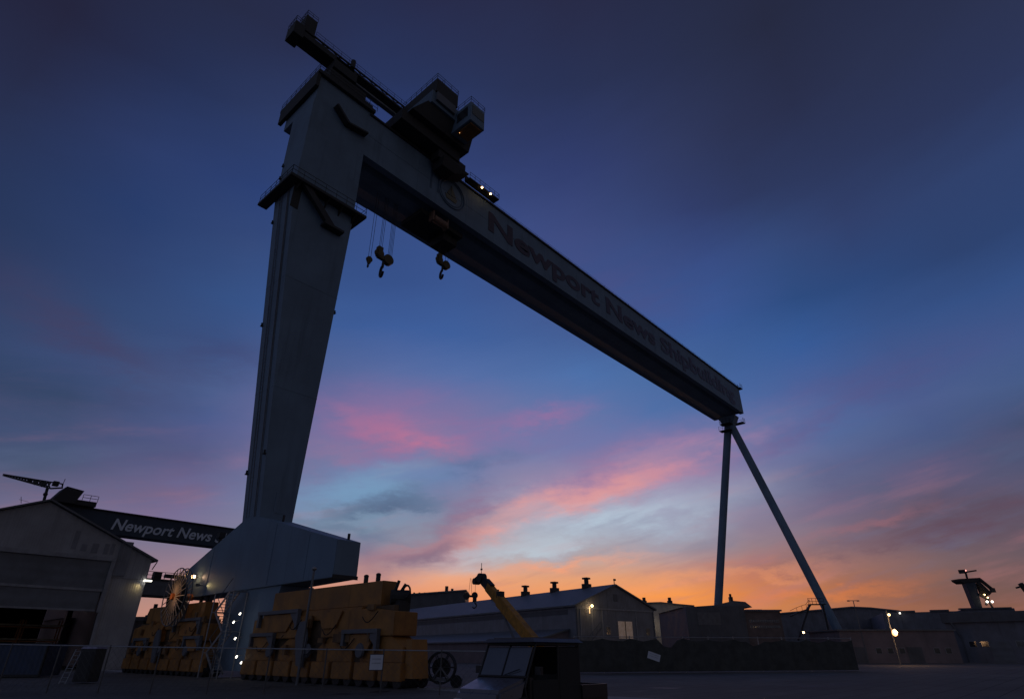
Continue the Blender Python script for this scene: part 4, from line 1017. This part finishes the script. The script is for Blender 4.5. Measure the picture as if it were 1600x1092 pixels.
# bright sodium lamp on a short pole, with a second small head higher on its mast
P_ = at(1398, 988, 100)
T = thing('street_lamp', 'brightest orange flood lamp, low in front of the pale wall', 'street lamp', (P_.x, P_.y, 0))
MB().tube((P_.x + .5, P_.y + .5, 0), (P_.x + .5, P_.y + .5, P_.z + 3.2), .1, n=8).build('pole', grey_steel, T)
MB().ball(P_, .38, 1.3).build('lamp_head', lamp_sodium, T)
q = at(1389, 960, 100); lm = MB().ball(q, .17).build('upper_lamp_head', lamp_warm, T)
MB().tube(q, (P_.x + .5, P_.y + .5, P_.z + 1.6), .05, n=5).build('lamp_arm', grey_steel, lm)
L_ = point(P_ + Vector((-.5, -.6, .3)), (1, .55, .25), 420, .4); L_.parent = T; L_.matrix_parent_inverse = wm(T).inverted()
P_ = at(1406, 957.5, 172)
T = thing('street_lamp', 'tiny white lamp on the roof edge right of the bright orange one', 'street lamp', (P_.x, P_.y, 0))
MB().tube((P_.x, P_.y, 0), (P_.x, P_.y, P_.z), .1, n=6).build('pole', grey_steel, T); MB().ball(P_, .2).build('lamp_head', lamp_white, T)
P_ = at(1255.5, 987.5, 112)
T = thing('street_lamp', 'small white lamp low between office block and leaning leg', 'street lamp', (P_.x, P_.y, 0))
MB().tube((P_.x, P_.y, 0), (P_.x, P_.y, P_.z), .08, n=6).build('pole', grey_steel, T); MB().ball(P_, .17).build('lamp_head', lamp_warm, T)
# orange lamp on a thin post by the pylon, and an unlit one beside it
P_ = at(436.5, 929, 49)
T = thing('street_lamp', 'glowing orange lamp on a post between pylon and near yellow bogies', 'street lamp', (P_.x, P_.y, 0))
MB().tube((P_.x, P_.y, 0), (P_.x, P_.y, P_.z), .09, n=6).build('pole', pale_steel, T); lm = MB().ball(P_, .15).build('lamp_head', lamp_orange, T)
MB().tube(P_ - Vector((0, 0, .5)), P_ - Vector((0, 0, .12)), .12, .17, n=8).build('lamp_cage', mat('amber_glass', (.5, .2, .05), .3, emit=(1, .3, .06), es=.8), lm)
L_ = point(P_ + Vector((-.3, -.4, -.2)), (1, .4, .12), 6, .15); L_.parent = T; L_.matrix_parent_inverse = wm(T).inverted()
P_ = at(491, 888, 40)
T = thing('street_lamp', 'unlit lamp post standing before the upper yellow beam', 'street lamp', (P_.x, P_.y, 0))
MB().tube((P_.x, P_.y, 0), (P_.x, P_.y, P_.z), .09, .07, n=8).build('pole', grey_steel, T); MB().ball(P_, .17, .8).build('lamp_head', galv, T)
P_ = at(806, 893, 100)

# round boarding stair near the leaning leg
def stair_tower():
    D = 132; b = at(1275, 944, D)
    T = thing('stair_tower', 'curved steel access stair with railed landing beside the leaning leg', 'stair', (b.x, b.y, 0))
    rx = Vector((math.cos(SPAN), -math.sin(SPAN), 0)); fy = Vector((math.sin(SPAN), math.cos(SPAN), 0))
    p = MB().bar(b - rx * 1.5, b + rx * 1.8, 1.6, .15).bar(b + rx * 1.4, Vector((b.x, b.y, 0)) + rx * 1.4, .3, .3).bar(b - rx * 1.3, at(1247, 1000, D), .3, .3)
    p.build('landing', crane_dark, T)
    MB().rail([b - rx * 1.5, b + rx * 1.8], 1.2, .8, .05).build('handrail', crane_dark, T)
    pts = [at(1266, 944, D), at(1261, 952, D), at(1254, 954, D), at(1246, 957, D), at(1236, 962, D)]
    s_ = MB()
    for a_, b_ in zip(pts[:-1], pts[1:]): s_.bar(a_, b_, .9, .22); s_.tube(a_ + Vector((0, 0, 1)), b_ + Vector((0, 0, 1)), .05, n=4); s_.tube(a_, a_ + Vector((0, 0, 1)), .04, n=4)
    s_.build('stair_flight', crane_dark, T)
stair_tower()

# ------------------------------------------------------------------ distant cranes on the right
def far_gantry():
    D = 420
    T0 = at(1519, 908, D)
    T = thing('gantry_crane', 'small distant crane tower with lit boom on the right horizon', 'gantry crane', (T0.x, T0.y, 0))
    rx = Vector((math.cos(SPAN), -math.sin(SPAN), 0)); fy = Vector((math.sin(SPAN), math.cos(SPAN), 0)); Z = Vector((0, 0, 1))
    def P(u, v): return at(u, v, D)
    def quad(pts, t=5):
        f = [P(*q) for q in pts]
        return MB().prism(list(range(len(f))), None, None) if False else None
    def slab(pts, nm, m, t=4.0):
        b = MB(); A = [b.bm.verts.new(P(*q)) for q in pts]; Bv = [b.bm.verts.new(P(*q) + fy * t) for q in pts]; n = len(pts)
        for i in range(n): b.bm.faces.new((A[i], A[(i + 1) % n], Bv[(i + 1) % n], Bv[i]))
        b.bm.faces.new(A[::-1]); b.bm.faces.new(Bv)
        return b.build(nm, m, T)
    slab([(1508, 909), (1524, 909), (1537, 956), (1527, 956)], 'tower', navy_paint, 4)
    slab([(1527, 911), (1538, 921), (1542, 930), (1535, 931)], 'gusset', crane_dark, 2)
    slab([(1498, 904), (1532, 902), (1533, 906), (1527, 910), (1507, 911), (1500, 907)], 'top_house', crane_dark, 8)
    MB().tube(P(1511, 903), P(1509, 895), .7, n=6).build('jib_mast', crane_dark, T)
    MB().bar(P(1500, 895), P(1525, 891), 1.2, .9).box(*[x for p_ in ((P(1504, 894).x - 2, P(1504, 894).x + 2), (P(1504, 894).y - 2, P(1504, 894).y + 2), (P(1504, 894).z - .5, P(1504, 894).z + 1.6)) for x in p_]).build('jib', crane_dark, T)
    MB().bar(P(1531, 905), P(1552, 922), 1.6, 1.6).box(*[x for p_ in ((P(1551, 922).x - 1.5, P(1551, 922).x + 1.5), (P(1551, 922).y - 1.5, P(1551, 922).y + 1.5), (P(1551, 922).z - 1.2, P(1551, 922).z + 1.4)) for x in p_]).build('boom', crane_dark, T)
    MB().bar(P(1527, 910), P(1546, 928), 2.2, 2.6).bar(P(1529, 928), P(1545, 936), 1.5, 1.4).build('lower_boom', crane_dark, T)
    MB().bar(P(1542, 930), P(1541, 945), 1.0, 1.0).bar(P(1544, 938), P(1553, 952), 1.0, .8).build('back_stay', crane_dark, T)
    for (u, v, m_, r) in ((1505.5, 891.5, lamp_red, .5), (1535, 929, lamp_warm, .4), (1540, 933.5, lamp_warm, .4), (1539, 940, lamp_white, .7), (1547, 940, lamp_white, .7)):
        MB().ball(P(u, v) - fy * 2, r).build('work_lamp', m_, T)
far_gantry()
D = 420; T0 = at(1600, 912, D)
T = thing('tower_crane', 'dark crane mast cut by the right edge of the view', 'tower crane', (T0.x, T0.y, 0))
MB().tube((T0.x, T0.y, 0), T0, 1.4, n=8).build('mast', crane_dark, T); MB().bar(at(1588, 918, D), at(1625, 908, D), 1.2, 1.0).bar(at(1594, 911, D), at(1604, 924, D), 2.2, 2.2).build('jib', crane_dark, T)

# ------------------------------------------------------------------ mobile crane with yellow boom
def mobile_crane():
    foot = at(832, 1000, 36.0); tip = at(752, 903, 40.5)
    T = thing('mobile_crane', 'small mobile crane with raised yellow telescopic boom behind the utility cart', 'mobile crane', (foot.x, foot.y, 0), math.atan2(tip.y - foot.y, tip.x - foot.x))
    d = (tip - foot); rgt_ = d.cross(Vector((0, 0, 1))).normalized(); up = rgt_.cross(d).normalized()
    Z = Vector((0, 0, 1)); hd = Vector((d.x, d.y, 0)).normalized()
    b = MB().bar(foot - d * .12, foot + d * .60, .48, .62).build('boom', yellow_boom, T, bevel=.03)
    MB().bar(foot + d * .60, foot + d * .84, .4, .53).build('boom_section', yellow_boom, T, bevel=.03)
    MB().bar(foot + d * .84, foot + d * .97, .34, .46).build('boom_tip_section', black_steel, T, bevel=.02)
    MB().tube(tip - rgt_ * .22 - hd * .05, tip + rgt_ * .22 - hd * .05, .3, n=16).bar(tip + hd * .1 + Z * .05, tip + hd * .7 - Z * .15, .34, .32).tube(tip + hd * .6 - rgt_ * .22 - Z * .15, tip + hd * .6 + rgt_ * .22 - Z * .15, .2, n=12).build('boom_head', black_steel, T)
    MB().tube(tip + Z * .3, tip + Z * .95, .02, n=4).box(tip.x - .05, tip.x + .05, tip.y - .05, tip.y + .05, tip.z + .5, tip.z + .6).build('wind_sensor', black_steel, T)
    q = foot + d * .62 + up * .3; MB().box(q.x - .18, q.x + .18, q.y - .18, q.y + .18, q.z - .15, q.z + .2).bar(foot + d * .78 + up * .28, foot + d * .9 + up * .26, .3, .16).build('boom_fitting', black_steel, T)
    cyl = MB().tube(foot + hd * .9 - Z * .9, foot + d * .55 - up * .32, .08, .07, n=10).build('luffing_cylinder', grey_steel, T)
    c0 = Vector((foot.x, foot.y, 0)) + hd * .9
    side = Vector((-hd.y, hd.x, 0))
    def obox(mb, a0, a1, s0, s1, z0, z1):
        return mb.hexa([c0 + hd * a0 + side * s0 + Z * z0, c0 + hd * a1 + side * s0 + Z * z0, c0 + hd * a1 + side * s1 + Z * z0, c0 + hd * a0 + side * s1 + Z * z0,
                        c0 + hd * a0 + side * s0 + Z * z1, c0 + hd * a1 + side * s0 + Z * z1, c0 + hd * a1 + side * s1 + Z * z1, c0 + hd * a0 + side * s1 + Z * z1])
    obox(MB(), -2.6, 2.6, -1.1, 1.1, .65, 1.05).build('chassis', yellow_boom, T, bevel=.04)
    obox(obox(MB(), -1.4, 1.3, -.9, -.45, 1.06, 2.0), -1.4, 1.3, .45, .9, 1.06, 1.9).build('turntable', yellow_boom, T, bevel=.04)
    cb = obox(MB(), .2, 1.5, -1.75, -.95, 1.0, 1.95).build('cab', yellow_boom, T, bevel=.05); obox(obox(MB(), .3, 1.4, -1.77, -.93, 1.45, 1.9), .19, 1.51, -1.6, -1.05, 1.5, 1.88).build('window', glass, cb)
    for a_ in (-1.8, 1.8):
        for s_ in (-1.15, 1.15):
            cc = c0 + hd * a_ + side * s_ + Z * .55
            w = MB().tube(cc - side * .18, cc + side * .18, .55, n=20).build('wheel', rubber, T, smooth=True)
            MB().tube(cc - side * .2, cc + side * .2, .26, n=12).build('rim', grey_steel, w)
    return tip, hd
tip, hd = mobile_crane()
# hook block hanging from the boom head
P_ = at(735, 931, 40.2)
T = thing('hook_block', 'twin black hook blocks hanging from the yellow boom tip', 'crane hook', P_)
rx = Vector((math.cos(SPAN), -math.sin(SPAN), 0)); fy = Vector((math.sin(SPAN), math.cos(SPAN), 0)); Z = Vector((0, 0, 1))
m_ = MB().tube(P_ + rx * .28 - fy * .1 + Z * .05, P_ + rx * .28 + fy * .1 + Z * .05, .2, n=14).tube(P_ - rx * .25 - fy * .1, P_ - rx * .25 + fy * .1, .2, n=14).bar(P_ - rx * .25, P_ + rx * .28, .2, .12)
m_.bar(P_ + rx * .28, P_ + rx * .28 - Z * .35, .16, .2); m_.build('sheave_block', black_steel, T)
h_ = MB(); prev = None
for i in range(9):
    t = R(90 - 240 * i / 8); q = P_ + rx * (.27 + .13 * math.cos(t)) + Z * (-.55 + .15 * math.sin(t))
    if prev: h_.tube(prev, q, .045, n=5)
    prev = q
h_.build('hook', black_steel, T)
MB().tube(P_ + rx * .3, at(743, 908, 40.2), .014, n=4).tube(P_ - rx * .12, at(735, 903, 40.2), .014, n=4).tube(P_ + rx * .1, at(736, 903, 40.2), .014, n=4).build('rope', rope_m, T)

# ------------------------------------------------------------------ utility cart in front
def cart():
    D = 14.6
    c = at(822, 1010, D); c.z = 0
    th = -SPAN - R(90)  # heading toward the camera...
    # front faces the camera's left
    ang = math.atan2(-c.y, -c.x) - R(42)
    T = thing('utility_cart', 'dark utility cart with canopy roof and cargo bed, seen from its front corner', 'utility cart', c, ang)
    M = wm(T)
    def bld(mb, nm, m, par=None, **k):
        for v in mb.bm.verts: v.co = M @ v.co
        return mb.build(nm, m, par or T, **k)
    W = .74   # half width, local x = forward, y = left
    bld(MB().box(-1.5, 1.25, -W + .08, W - .08, .32, .5), 'chassis', black_steel, bevel=.02)
    # hood, nose
    hood = MB().hexa([(1.05, -W, .62), (1.62, -W + .1, .62), (1.62, W - .1, .62), (1.05, W, .62), (.74, -W + .02, 1.30), (1.5, -W + .12, 1.08), (1.5, W - .12, 1.08), (.74, W - .02, 1.30)])
    hd_ = bld(hood, 'hood', cart_paint, bevel=.06)
    bld(MB().box(1.5, 1.72, -W + .16, W - .16, .42, .80), 'bumper', black_steel, bevel=.03)
    for s_ in (-1, 1):
        bld(MB().box(1.55, 1.64, s_ * .46 - .12, s_ * .46 + .12, .80, .93), 'headlight', mat('lens', (.5, .52, .56), .1, spec=.9), bevel=.02)
        bld(MB().hexa([(.82, s_ * W - .14, .72), (1.5, s_ * W - .14, .60), (1.5, s_ * W + .08, .60), (.82, s_ * W + .08, .72), (.82, s_ * W - .14, 1.0), (1.45, s_ * W - .14, .86), (1.45, s_ * W + .08, .84), (.82, s_ * W + .08, .98)]), 'fender', black_steel, bevel=.03)
        bld(MB().box(-1.75, -.85, s_ * W - .12, s_ * W + .08, .62, .82), 'fender', black_steel, bevel=.03)
    # dash / windscreen lower frame
    bld(MB().box(.56, .72, -W + .02, W - .02, .80, 1.3), 'dashboard', black_steel, bevel=.02)
    # posts and roof frame
    fr = MB()
    for s_ in (-1, 1):
        y_ = s_ * (W - .03)
        fr.tube((.84, y_, 1.12), (.48, y_, 1.92), .026, n=8); fr.tube((-.22, y_, .5), (-.25, y_, 1.92), .026, n=8); fr.tube((-.98, y_, .5), (-.98, y_, 1.9), .026, n=8); fr.tube((.48, y_, 1.92), (-1.0, y_, 1.92), .026, n=8)
        fr.tube((.84, y_, 1.12), (.7, y_, .5), .026, n=8)
    for x_ in (.48, -.25, -.98): fr.tube((x_, -W + .03, 1.92), (x_, W - .03, 1.92), .026, n=8)
    fr.tube((-.98, -W + .03, 1.2), (-.98, W - .03, 1.2), .022, n=8)
    fr.tube((.77, -W + .03, 1.31), (.77, W - .03, 1.31), .026, n=8)
    bld(fr, 'roll_cage', black_steel, smooth=True)
    rf = MB().taper((-1.12, .62, -W - .04, W + .04, 1.95), (-1.05, .54, -W + .06, W - .06, 2.03))
    rf.box(-1.02, -.50, -W + .12, W - .12, 2.031, 2.05).box(-.38, .42, -W + .12, W - .12, 2.031, 2.05)
    bld(rf, 'canopy_roof', mat('canopy_plastic', (.09, .085, .095), .35, var=.1), bevel=.02)
    ws = MB().hexa([(.755, -W + .09, 1.33), (.775, -W + .09, 1.33), (.775, W - .09, 1.33), (.755, W - .09, 1.33), (.50, -W + .09, 1.86), (.52, -W + .09, 1.86), (.52, W - .09, 1.86), (.50, W - .09, 1.86)])
    w_ = bld(ws, 'windscreen', wind_m)
    bld(MB().hexa([(.78, -.012, 1.33), (.795, -.012, 1.33), (.795, .012, 1.33), (.78, .012, 1.33), (.525, -.012, 1.86), (.54, -.012, 1.86), (.54, .012, 1.86), (.525, .012, 1.86)]).tube((.80, .1, 1.34), (.76, .5, 1.45), .01, n=5), 'wiper', black_steel, w_)
    bld(MB().box(-1.0, -.985, -W + .06, W - .06, .9, 1.88), 'rear_shade_fill', mat('cart_shade_sheet', (.03, .03, .03), .8))  # added dark sheets stand in for the shade inside the open cart
    for s_ in (-1, 1):
        bld(MB().box(-.96, -.27, s_ * (W - .02) - .008, s_ * (W - .02) + .008, .55, 1.86), 'side_shade_fill', MATS['cart_shade_sheet'])
        bld(MB().box(-.2, .62, s_ * (W - .02) - .02, s_ * (W - .02) + .02, .5, 1.25), 'door', MATS['cart_shade_sheet'], bevel=.01)  # added dark panel painting shade into the open side
    bld(MB().box(-.6, .02, -W + .1, W - .1, .62, .78), 'seat', seat_m, bevel=.04)
    bld(MB().hexa([(-.66, -W + .1, .78), (-.54, -W + .1, .78), (-.54, W - .1, .78), (-.66, W - .1, .78), (-.78, -W + .1, 1.32), (-.68, -W + .1, 1.32), (-.68, W - .1, 1.32), (-.78, W - .1, 1.32)]), 'backrest', seat_m, bevel=.03)
    bld(MB().ring((.42, .34, 1.15), .18, .018, 'X', 24, 6).tube((.42, .34, 1.15), (.62, .34, 1.0), .02, n=6), 'steering_wheel', black_steel)
    bed = MB().box(-1.95, -1.0, -W, W, .80, .86)
    for s_ in (-1, 1): bed.box(-1.95, -1.0, s_ * W - .03, s_ * W + .03, .861, 1.12)
    bed.box(-1.98, -1.951, -W, W, .80, 1.12).box(-1.06, -1.0, -W + .03, W - .03, .861, 1.12)
    bld(bed, 'cargo_bed', black_steel)
    bld(MB().tube((-.3, -W - .08, 1.5), (-.3, -W - .02, 1.5), .04, n=6).box(.55, .63, -W - .22, -W - .06, 1.35, 1.5).box(.55, .63, W + .06, W + .22, 1.35, 1.5), 'mirror', black_steel)
    for x_ in (1.12, -1.38):
        for s_ in (-1, 1):
            y_ = s_ * (W - .08)
            w = bld(MB().tube((x_, y_ - .12, .32), (x_, y_ + .12, .32), .32, n=24), 'wheel', rubber, smooth=True)
            bld(MB().tube((x_, y_ - .13, .32), (x_, y_ + .13, .32), .17, n=16), 'rim', galv, w)
cart()

# ------------------------------------------------------------------ chain link fence across the yard
def fence(pts, heights, label, spacing=3.0, mesh_step=.32):
    P0 = pts[0]
    T = thing('chain_link_fence', label, 'fence', (P0.x, P0.y, 0))
    post = []; cum = 0
    rails = MB(); wires = MB()
    for (a_, b_), (h0, h1) in zip(zip(pts[:-1], pts[1:]), zip(heights[:-1], heights[1:])):
        L = (b_ - a_).length; k = max(1, round(L / spacing))
        for i in range(k):
            q0 = a_.lerp(b_, i / k); q1 = a_.lerp(b_, (i + 1) / k); z0 = h0 + (h1 - h0) * i / k; z1 = h0 + (h1 - h0) * (i + 1) / k
            rails.tube(q0 + Z * z0, q1 + Z * z1, .028, n=6)
            MB().tube(q0, q0 + Z * (z0 + .06), .032, n=8).build('post', fence_steel, T)
            l_ = (q1 - q0).length; n_ = int(l_ / mesh_step)
            for j in range(-int(z0 / mesh_step), n_):
                for sgn in (0, 1):
                    s0, s1 = j * mesh_step, j * mesh_step + z0
                    if sgn: za, zb = .05, z0
                    else: za, zb = z0, .05
                    # clip to the bay
                    c0, c1 = max(s0, 0), min(s1, l_)
                    if c1 - c0 < .02: continue
                    za2 = za + (zb - za) * (c0 - s0) / (s1 - s0); zb2 = za + (zb - za) * (c1 - s0) / (s1 - s0)
                    dd = (q1 - q0).normalized()
                    wires.tube(q0 + dd * c0 + Z * za2, q0 + dd * c1 + Z * zb2, .004, n=3, cap=False)
    MB().tube(pts[-1], pts[-1] + Z * (heights[-1] + .06), .032, n=8).build('post', fence_steel, T)
    rails.build('top_rail', galv, T); wires.build('wire_mesh', fence_steel, T)
    return T
def gp(u, D): p = at(u, 1018, D); p.z = 0; return p
fence([gp(-60, 33), gp(250, 32), gp(690, 31), gp(760, 31)], [2.15, 1.98, 1.82, 1.80], 'chain link fence crossing in front of the warehouse and bogies')
# signs on the fence
def fence_sign(u, v, D, w, h, label, tilt=0.0, lines=()):
    P_ = at(u, v, D)
    T = thing('fence_sign', label, 'sign', P_)
    a_ = R(tilt); ex = rx * math.cos(a_) + Z * math.sin(a_); ez = -rx * math.sin(a_) + Z * math.cos(a_)
    def pl(x0, x1, z0, z1, d0, d1): return MB().hexa([P_ + ex * x0 + ez * z0 - fy * d0, P_ + ex * x1 + ez * z0 - fy * d0, P_ + ex * x1 + ez * z0 - fy * d1, P_ + ex * x0 + ez * z0 - fy * d1,
        P_ + ex * x0 + ez * z1 - fy * d0, P_ + ex * x1 + ez * z1 - fy * d0, P_ + ex * x1 + ez * z1 - fy * d1, P_ + ex * x0 + ez * z1 - fy * d1])
    pl(-w / 2, w / 2, -h / 2, h / 2, .08, .06).build('board', sign_m, T)
    pl(-w / 2 - .03, w / 2 + .03, -h / 2 - .03, h / 2 + .03, .059, .045).build('backing', black_steel, T)
    for zz in (.12, -.05): pl(-w * .35, w * .35, zz, zz + .03, .085, .081).build('print_line', mat('faded_print', (.42, .43, .5), .6), T)
fence_sign(588.5, 1034, 30.8, .6, .62, 'square white sign wired to the fence before the near bogies')
# dark screened fence at the right
def screen_fence():
    A = gp(898, 62); Bp = gp(1335, 70)
    T = thing('screened_fence', 'long fence with dark screening right of the utility cart', 'fence', A)
    d = (Bp - A); L = d.length; dn = d.normalized(); H = 3.1
    b = MB(); n_ = 44
    rows = []
    for i in range(n_ + 1):
        q = A + d * (i / n_); s_ = .05 * math.sin(i * 2.1) + .03 * math.sin(i * 5.3); sag = .22 * abs(math.sin(i * math.pi / 4)) + random.uniform(0, .12) + (.5 if i in (13, 14, 27, 28) else 0)
        rows.append((b.bm.verts.new(q + fy * s_ + Z * .1), b.bm.verts.new(q + fy * s_ * .3 + Z * (H - .1 - sag))))
    for i in range(n_): b.bm.faces.new((rows[i][0], rows[i + 1][0], rows[i + 1][1], rows[i][1]))
    o_ = b.build('screen', green_scr, T)
    sd = o_.modifiers.new('thick', 'SOLIDIFY'); sd.thickness = .02
    for i in range(0, n_ + 1, 4):
        q = A + d * (i / n_) + fy * .12; MB().tube(q, q + Z * (H + .1), .05, n=8).build('post', galv, T)
    MB().tube(A + fy * .12 + Z * H, Bp + fy * .12 + Z * H, .035, n=6).build('top_rail', galv, T)
screen_fence()
fence_sign(1021.5, 1025, 60.5, 1.15, .6, 'tilted white notice hung on the dark screened fence', tilt=-18)

# ------------------------------------------------------------------ odds and ends at the left
def blue_container():
    q = gp(35, 52)
    T = thing('shipping_container', 'dark blue container at the lower left before the open door', 'container', q, -SPAN)
    M = wm(T)
    def bld(mb, nm, mm, par=None, **k):
        for v in mb.bm.verts: v.co = M @ v.co
        return mb.build(nm, mm, par or T, **k)
    bld(MB().box(-3.3, 1.9, 0, 2.4, .1, 2.35), 'body', blue_box, bevel=.03)
    f = MB()
    for x in (-3.3, 1.9): f.box(x - .06, x + .06, -.06, .1, .05, 2.4)
    f.box(-3.3, 1.9, -.05, -.003, 2.28, 2.42).box(-3.3, 1.9, -.05, -.003, .05, .22)
    bld(f, 'frame', black_steel)
blue_container()
q = gp(138, 42)
T = thing('portable_toilet', 'narrow dark cabin with painted-in purple light on its roof, below the lit warehouse corner', 'cabin', q, -SPAN)
M_ = wm(T)
def bl2(mb, nm, mm, par=None, **k):
    for v in mb.bm.verts: v.co = M_ @ v.co
    return mb.build(nm, mm, par or T, **k)
bl2(MB().box(-.5, .5, 0, 1.1, .08, 1.95), 'body', mat('cabin_plastic', (.045, .045, .05), .6), bevel=.03)
bl2(MB().taper((-.55, .55, -.05, 1.15, 1.951), (-.42, .42, .1, 1.0, 2.15)), 'roof', mat('purple_lit_roof', (.30, .29, .42), .5), bevel=.02)  # purple light on the top is put into the roof's colour
bl2(MB().box(-.38, .38, -.03, -.001, .2, 1.8), 'door', mat('cabin_door', (.03, .03, .033), .6), bevel=.01)
# leaning ladder by it
a0 = gp(112, 41.5); a1 = at(124, 1014, 43)
T = thing('ladder', 'pale ladder leaning beside the narrow cabin', 'ladder', a0)
l_ = MB()
for s_ in (-.2, .2): l_.tube(a0 + rx * s_, a1 + rx * s_, .03, n=6)
for i in range(8): q0 = a0.lerp(a1, (i + .5) / 8); l_.tube(q0 - rx * .2, q0 + rx * .2, .02, n=5)
l_.build('ladder_frame', galv, T)

# hose reel cart right of the near bogies
def reel_cart():
    q = gp(690, 37)
    T = thing('hose_reel_cart', 'dark wheeled hose reel standing right of the near yellow bogies', 'reel cart', q, -SPAN)
    M = wm(T)
    def bld(mb, nm, mm, par=None, **k):
        for v in mb.bm.verts: v.co = M @ v.co
        return mb.build(nm, mm, par or T, **k)
    r_ = MB()
    for y_ in (0, .9): r_.ring((0, y_, 1.0), .78, .05, 'Y', 32, 6)
    for k in range(6):
        t = math.pi * k / 3
        for y_ in (0, .9): r_.tube((0, y_, 1.0), (.78 * math.cos(t), y_, 1 + .78 * math.sin(t)), .03, n=5)
    bld(r_, 'reel_flange', black_steel)
    bld(MB().tube((0, .05, 1.0), (0, .85, 1.0), .5, n=24), 'wound_hose', rubber, smooth=True)
    bld(MB().bar((-1.3, .1, .4), (1.2, .1, .4), .1, .12).bar((-1.3, .8, .4), (1.2, .8, .4), .1, .12).bar((-.5, .1, .4), (0, -.05, 1.0), .08, .08).bar((.5, .1, .4), (0, -.05, 1.0), .08, .08), 'frame', grey_steel)
    bld(MB().bar((-2.0, -.1, 1.75), (-.75, -.1, .95), .25, .12), 'pale_chute', concrete)
    bld(MB().bar((-1.9, -.1, 0), (-1.9, -.1, 1.7), .1, .1), 'chute_leg', grey_steel)
    for x in (-1.0, .9):
        w = bld(MB().tube((x, -.15, .32), (x, .05, .32), .32, n=18), 'wheel', rubber, smooth=True)
reel_cart()
T = None
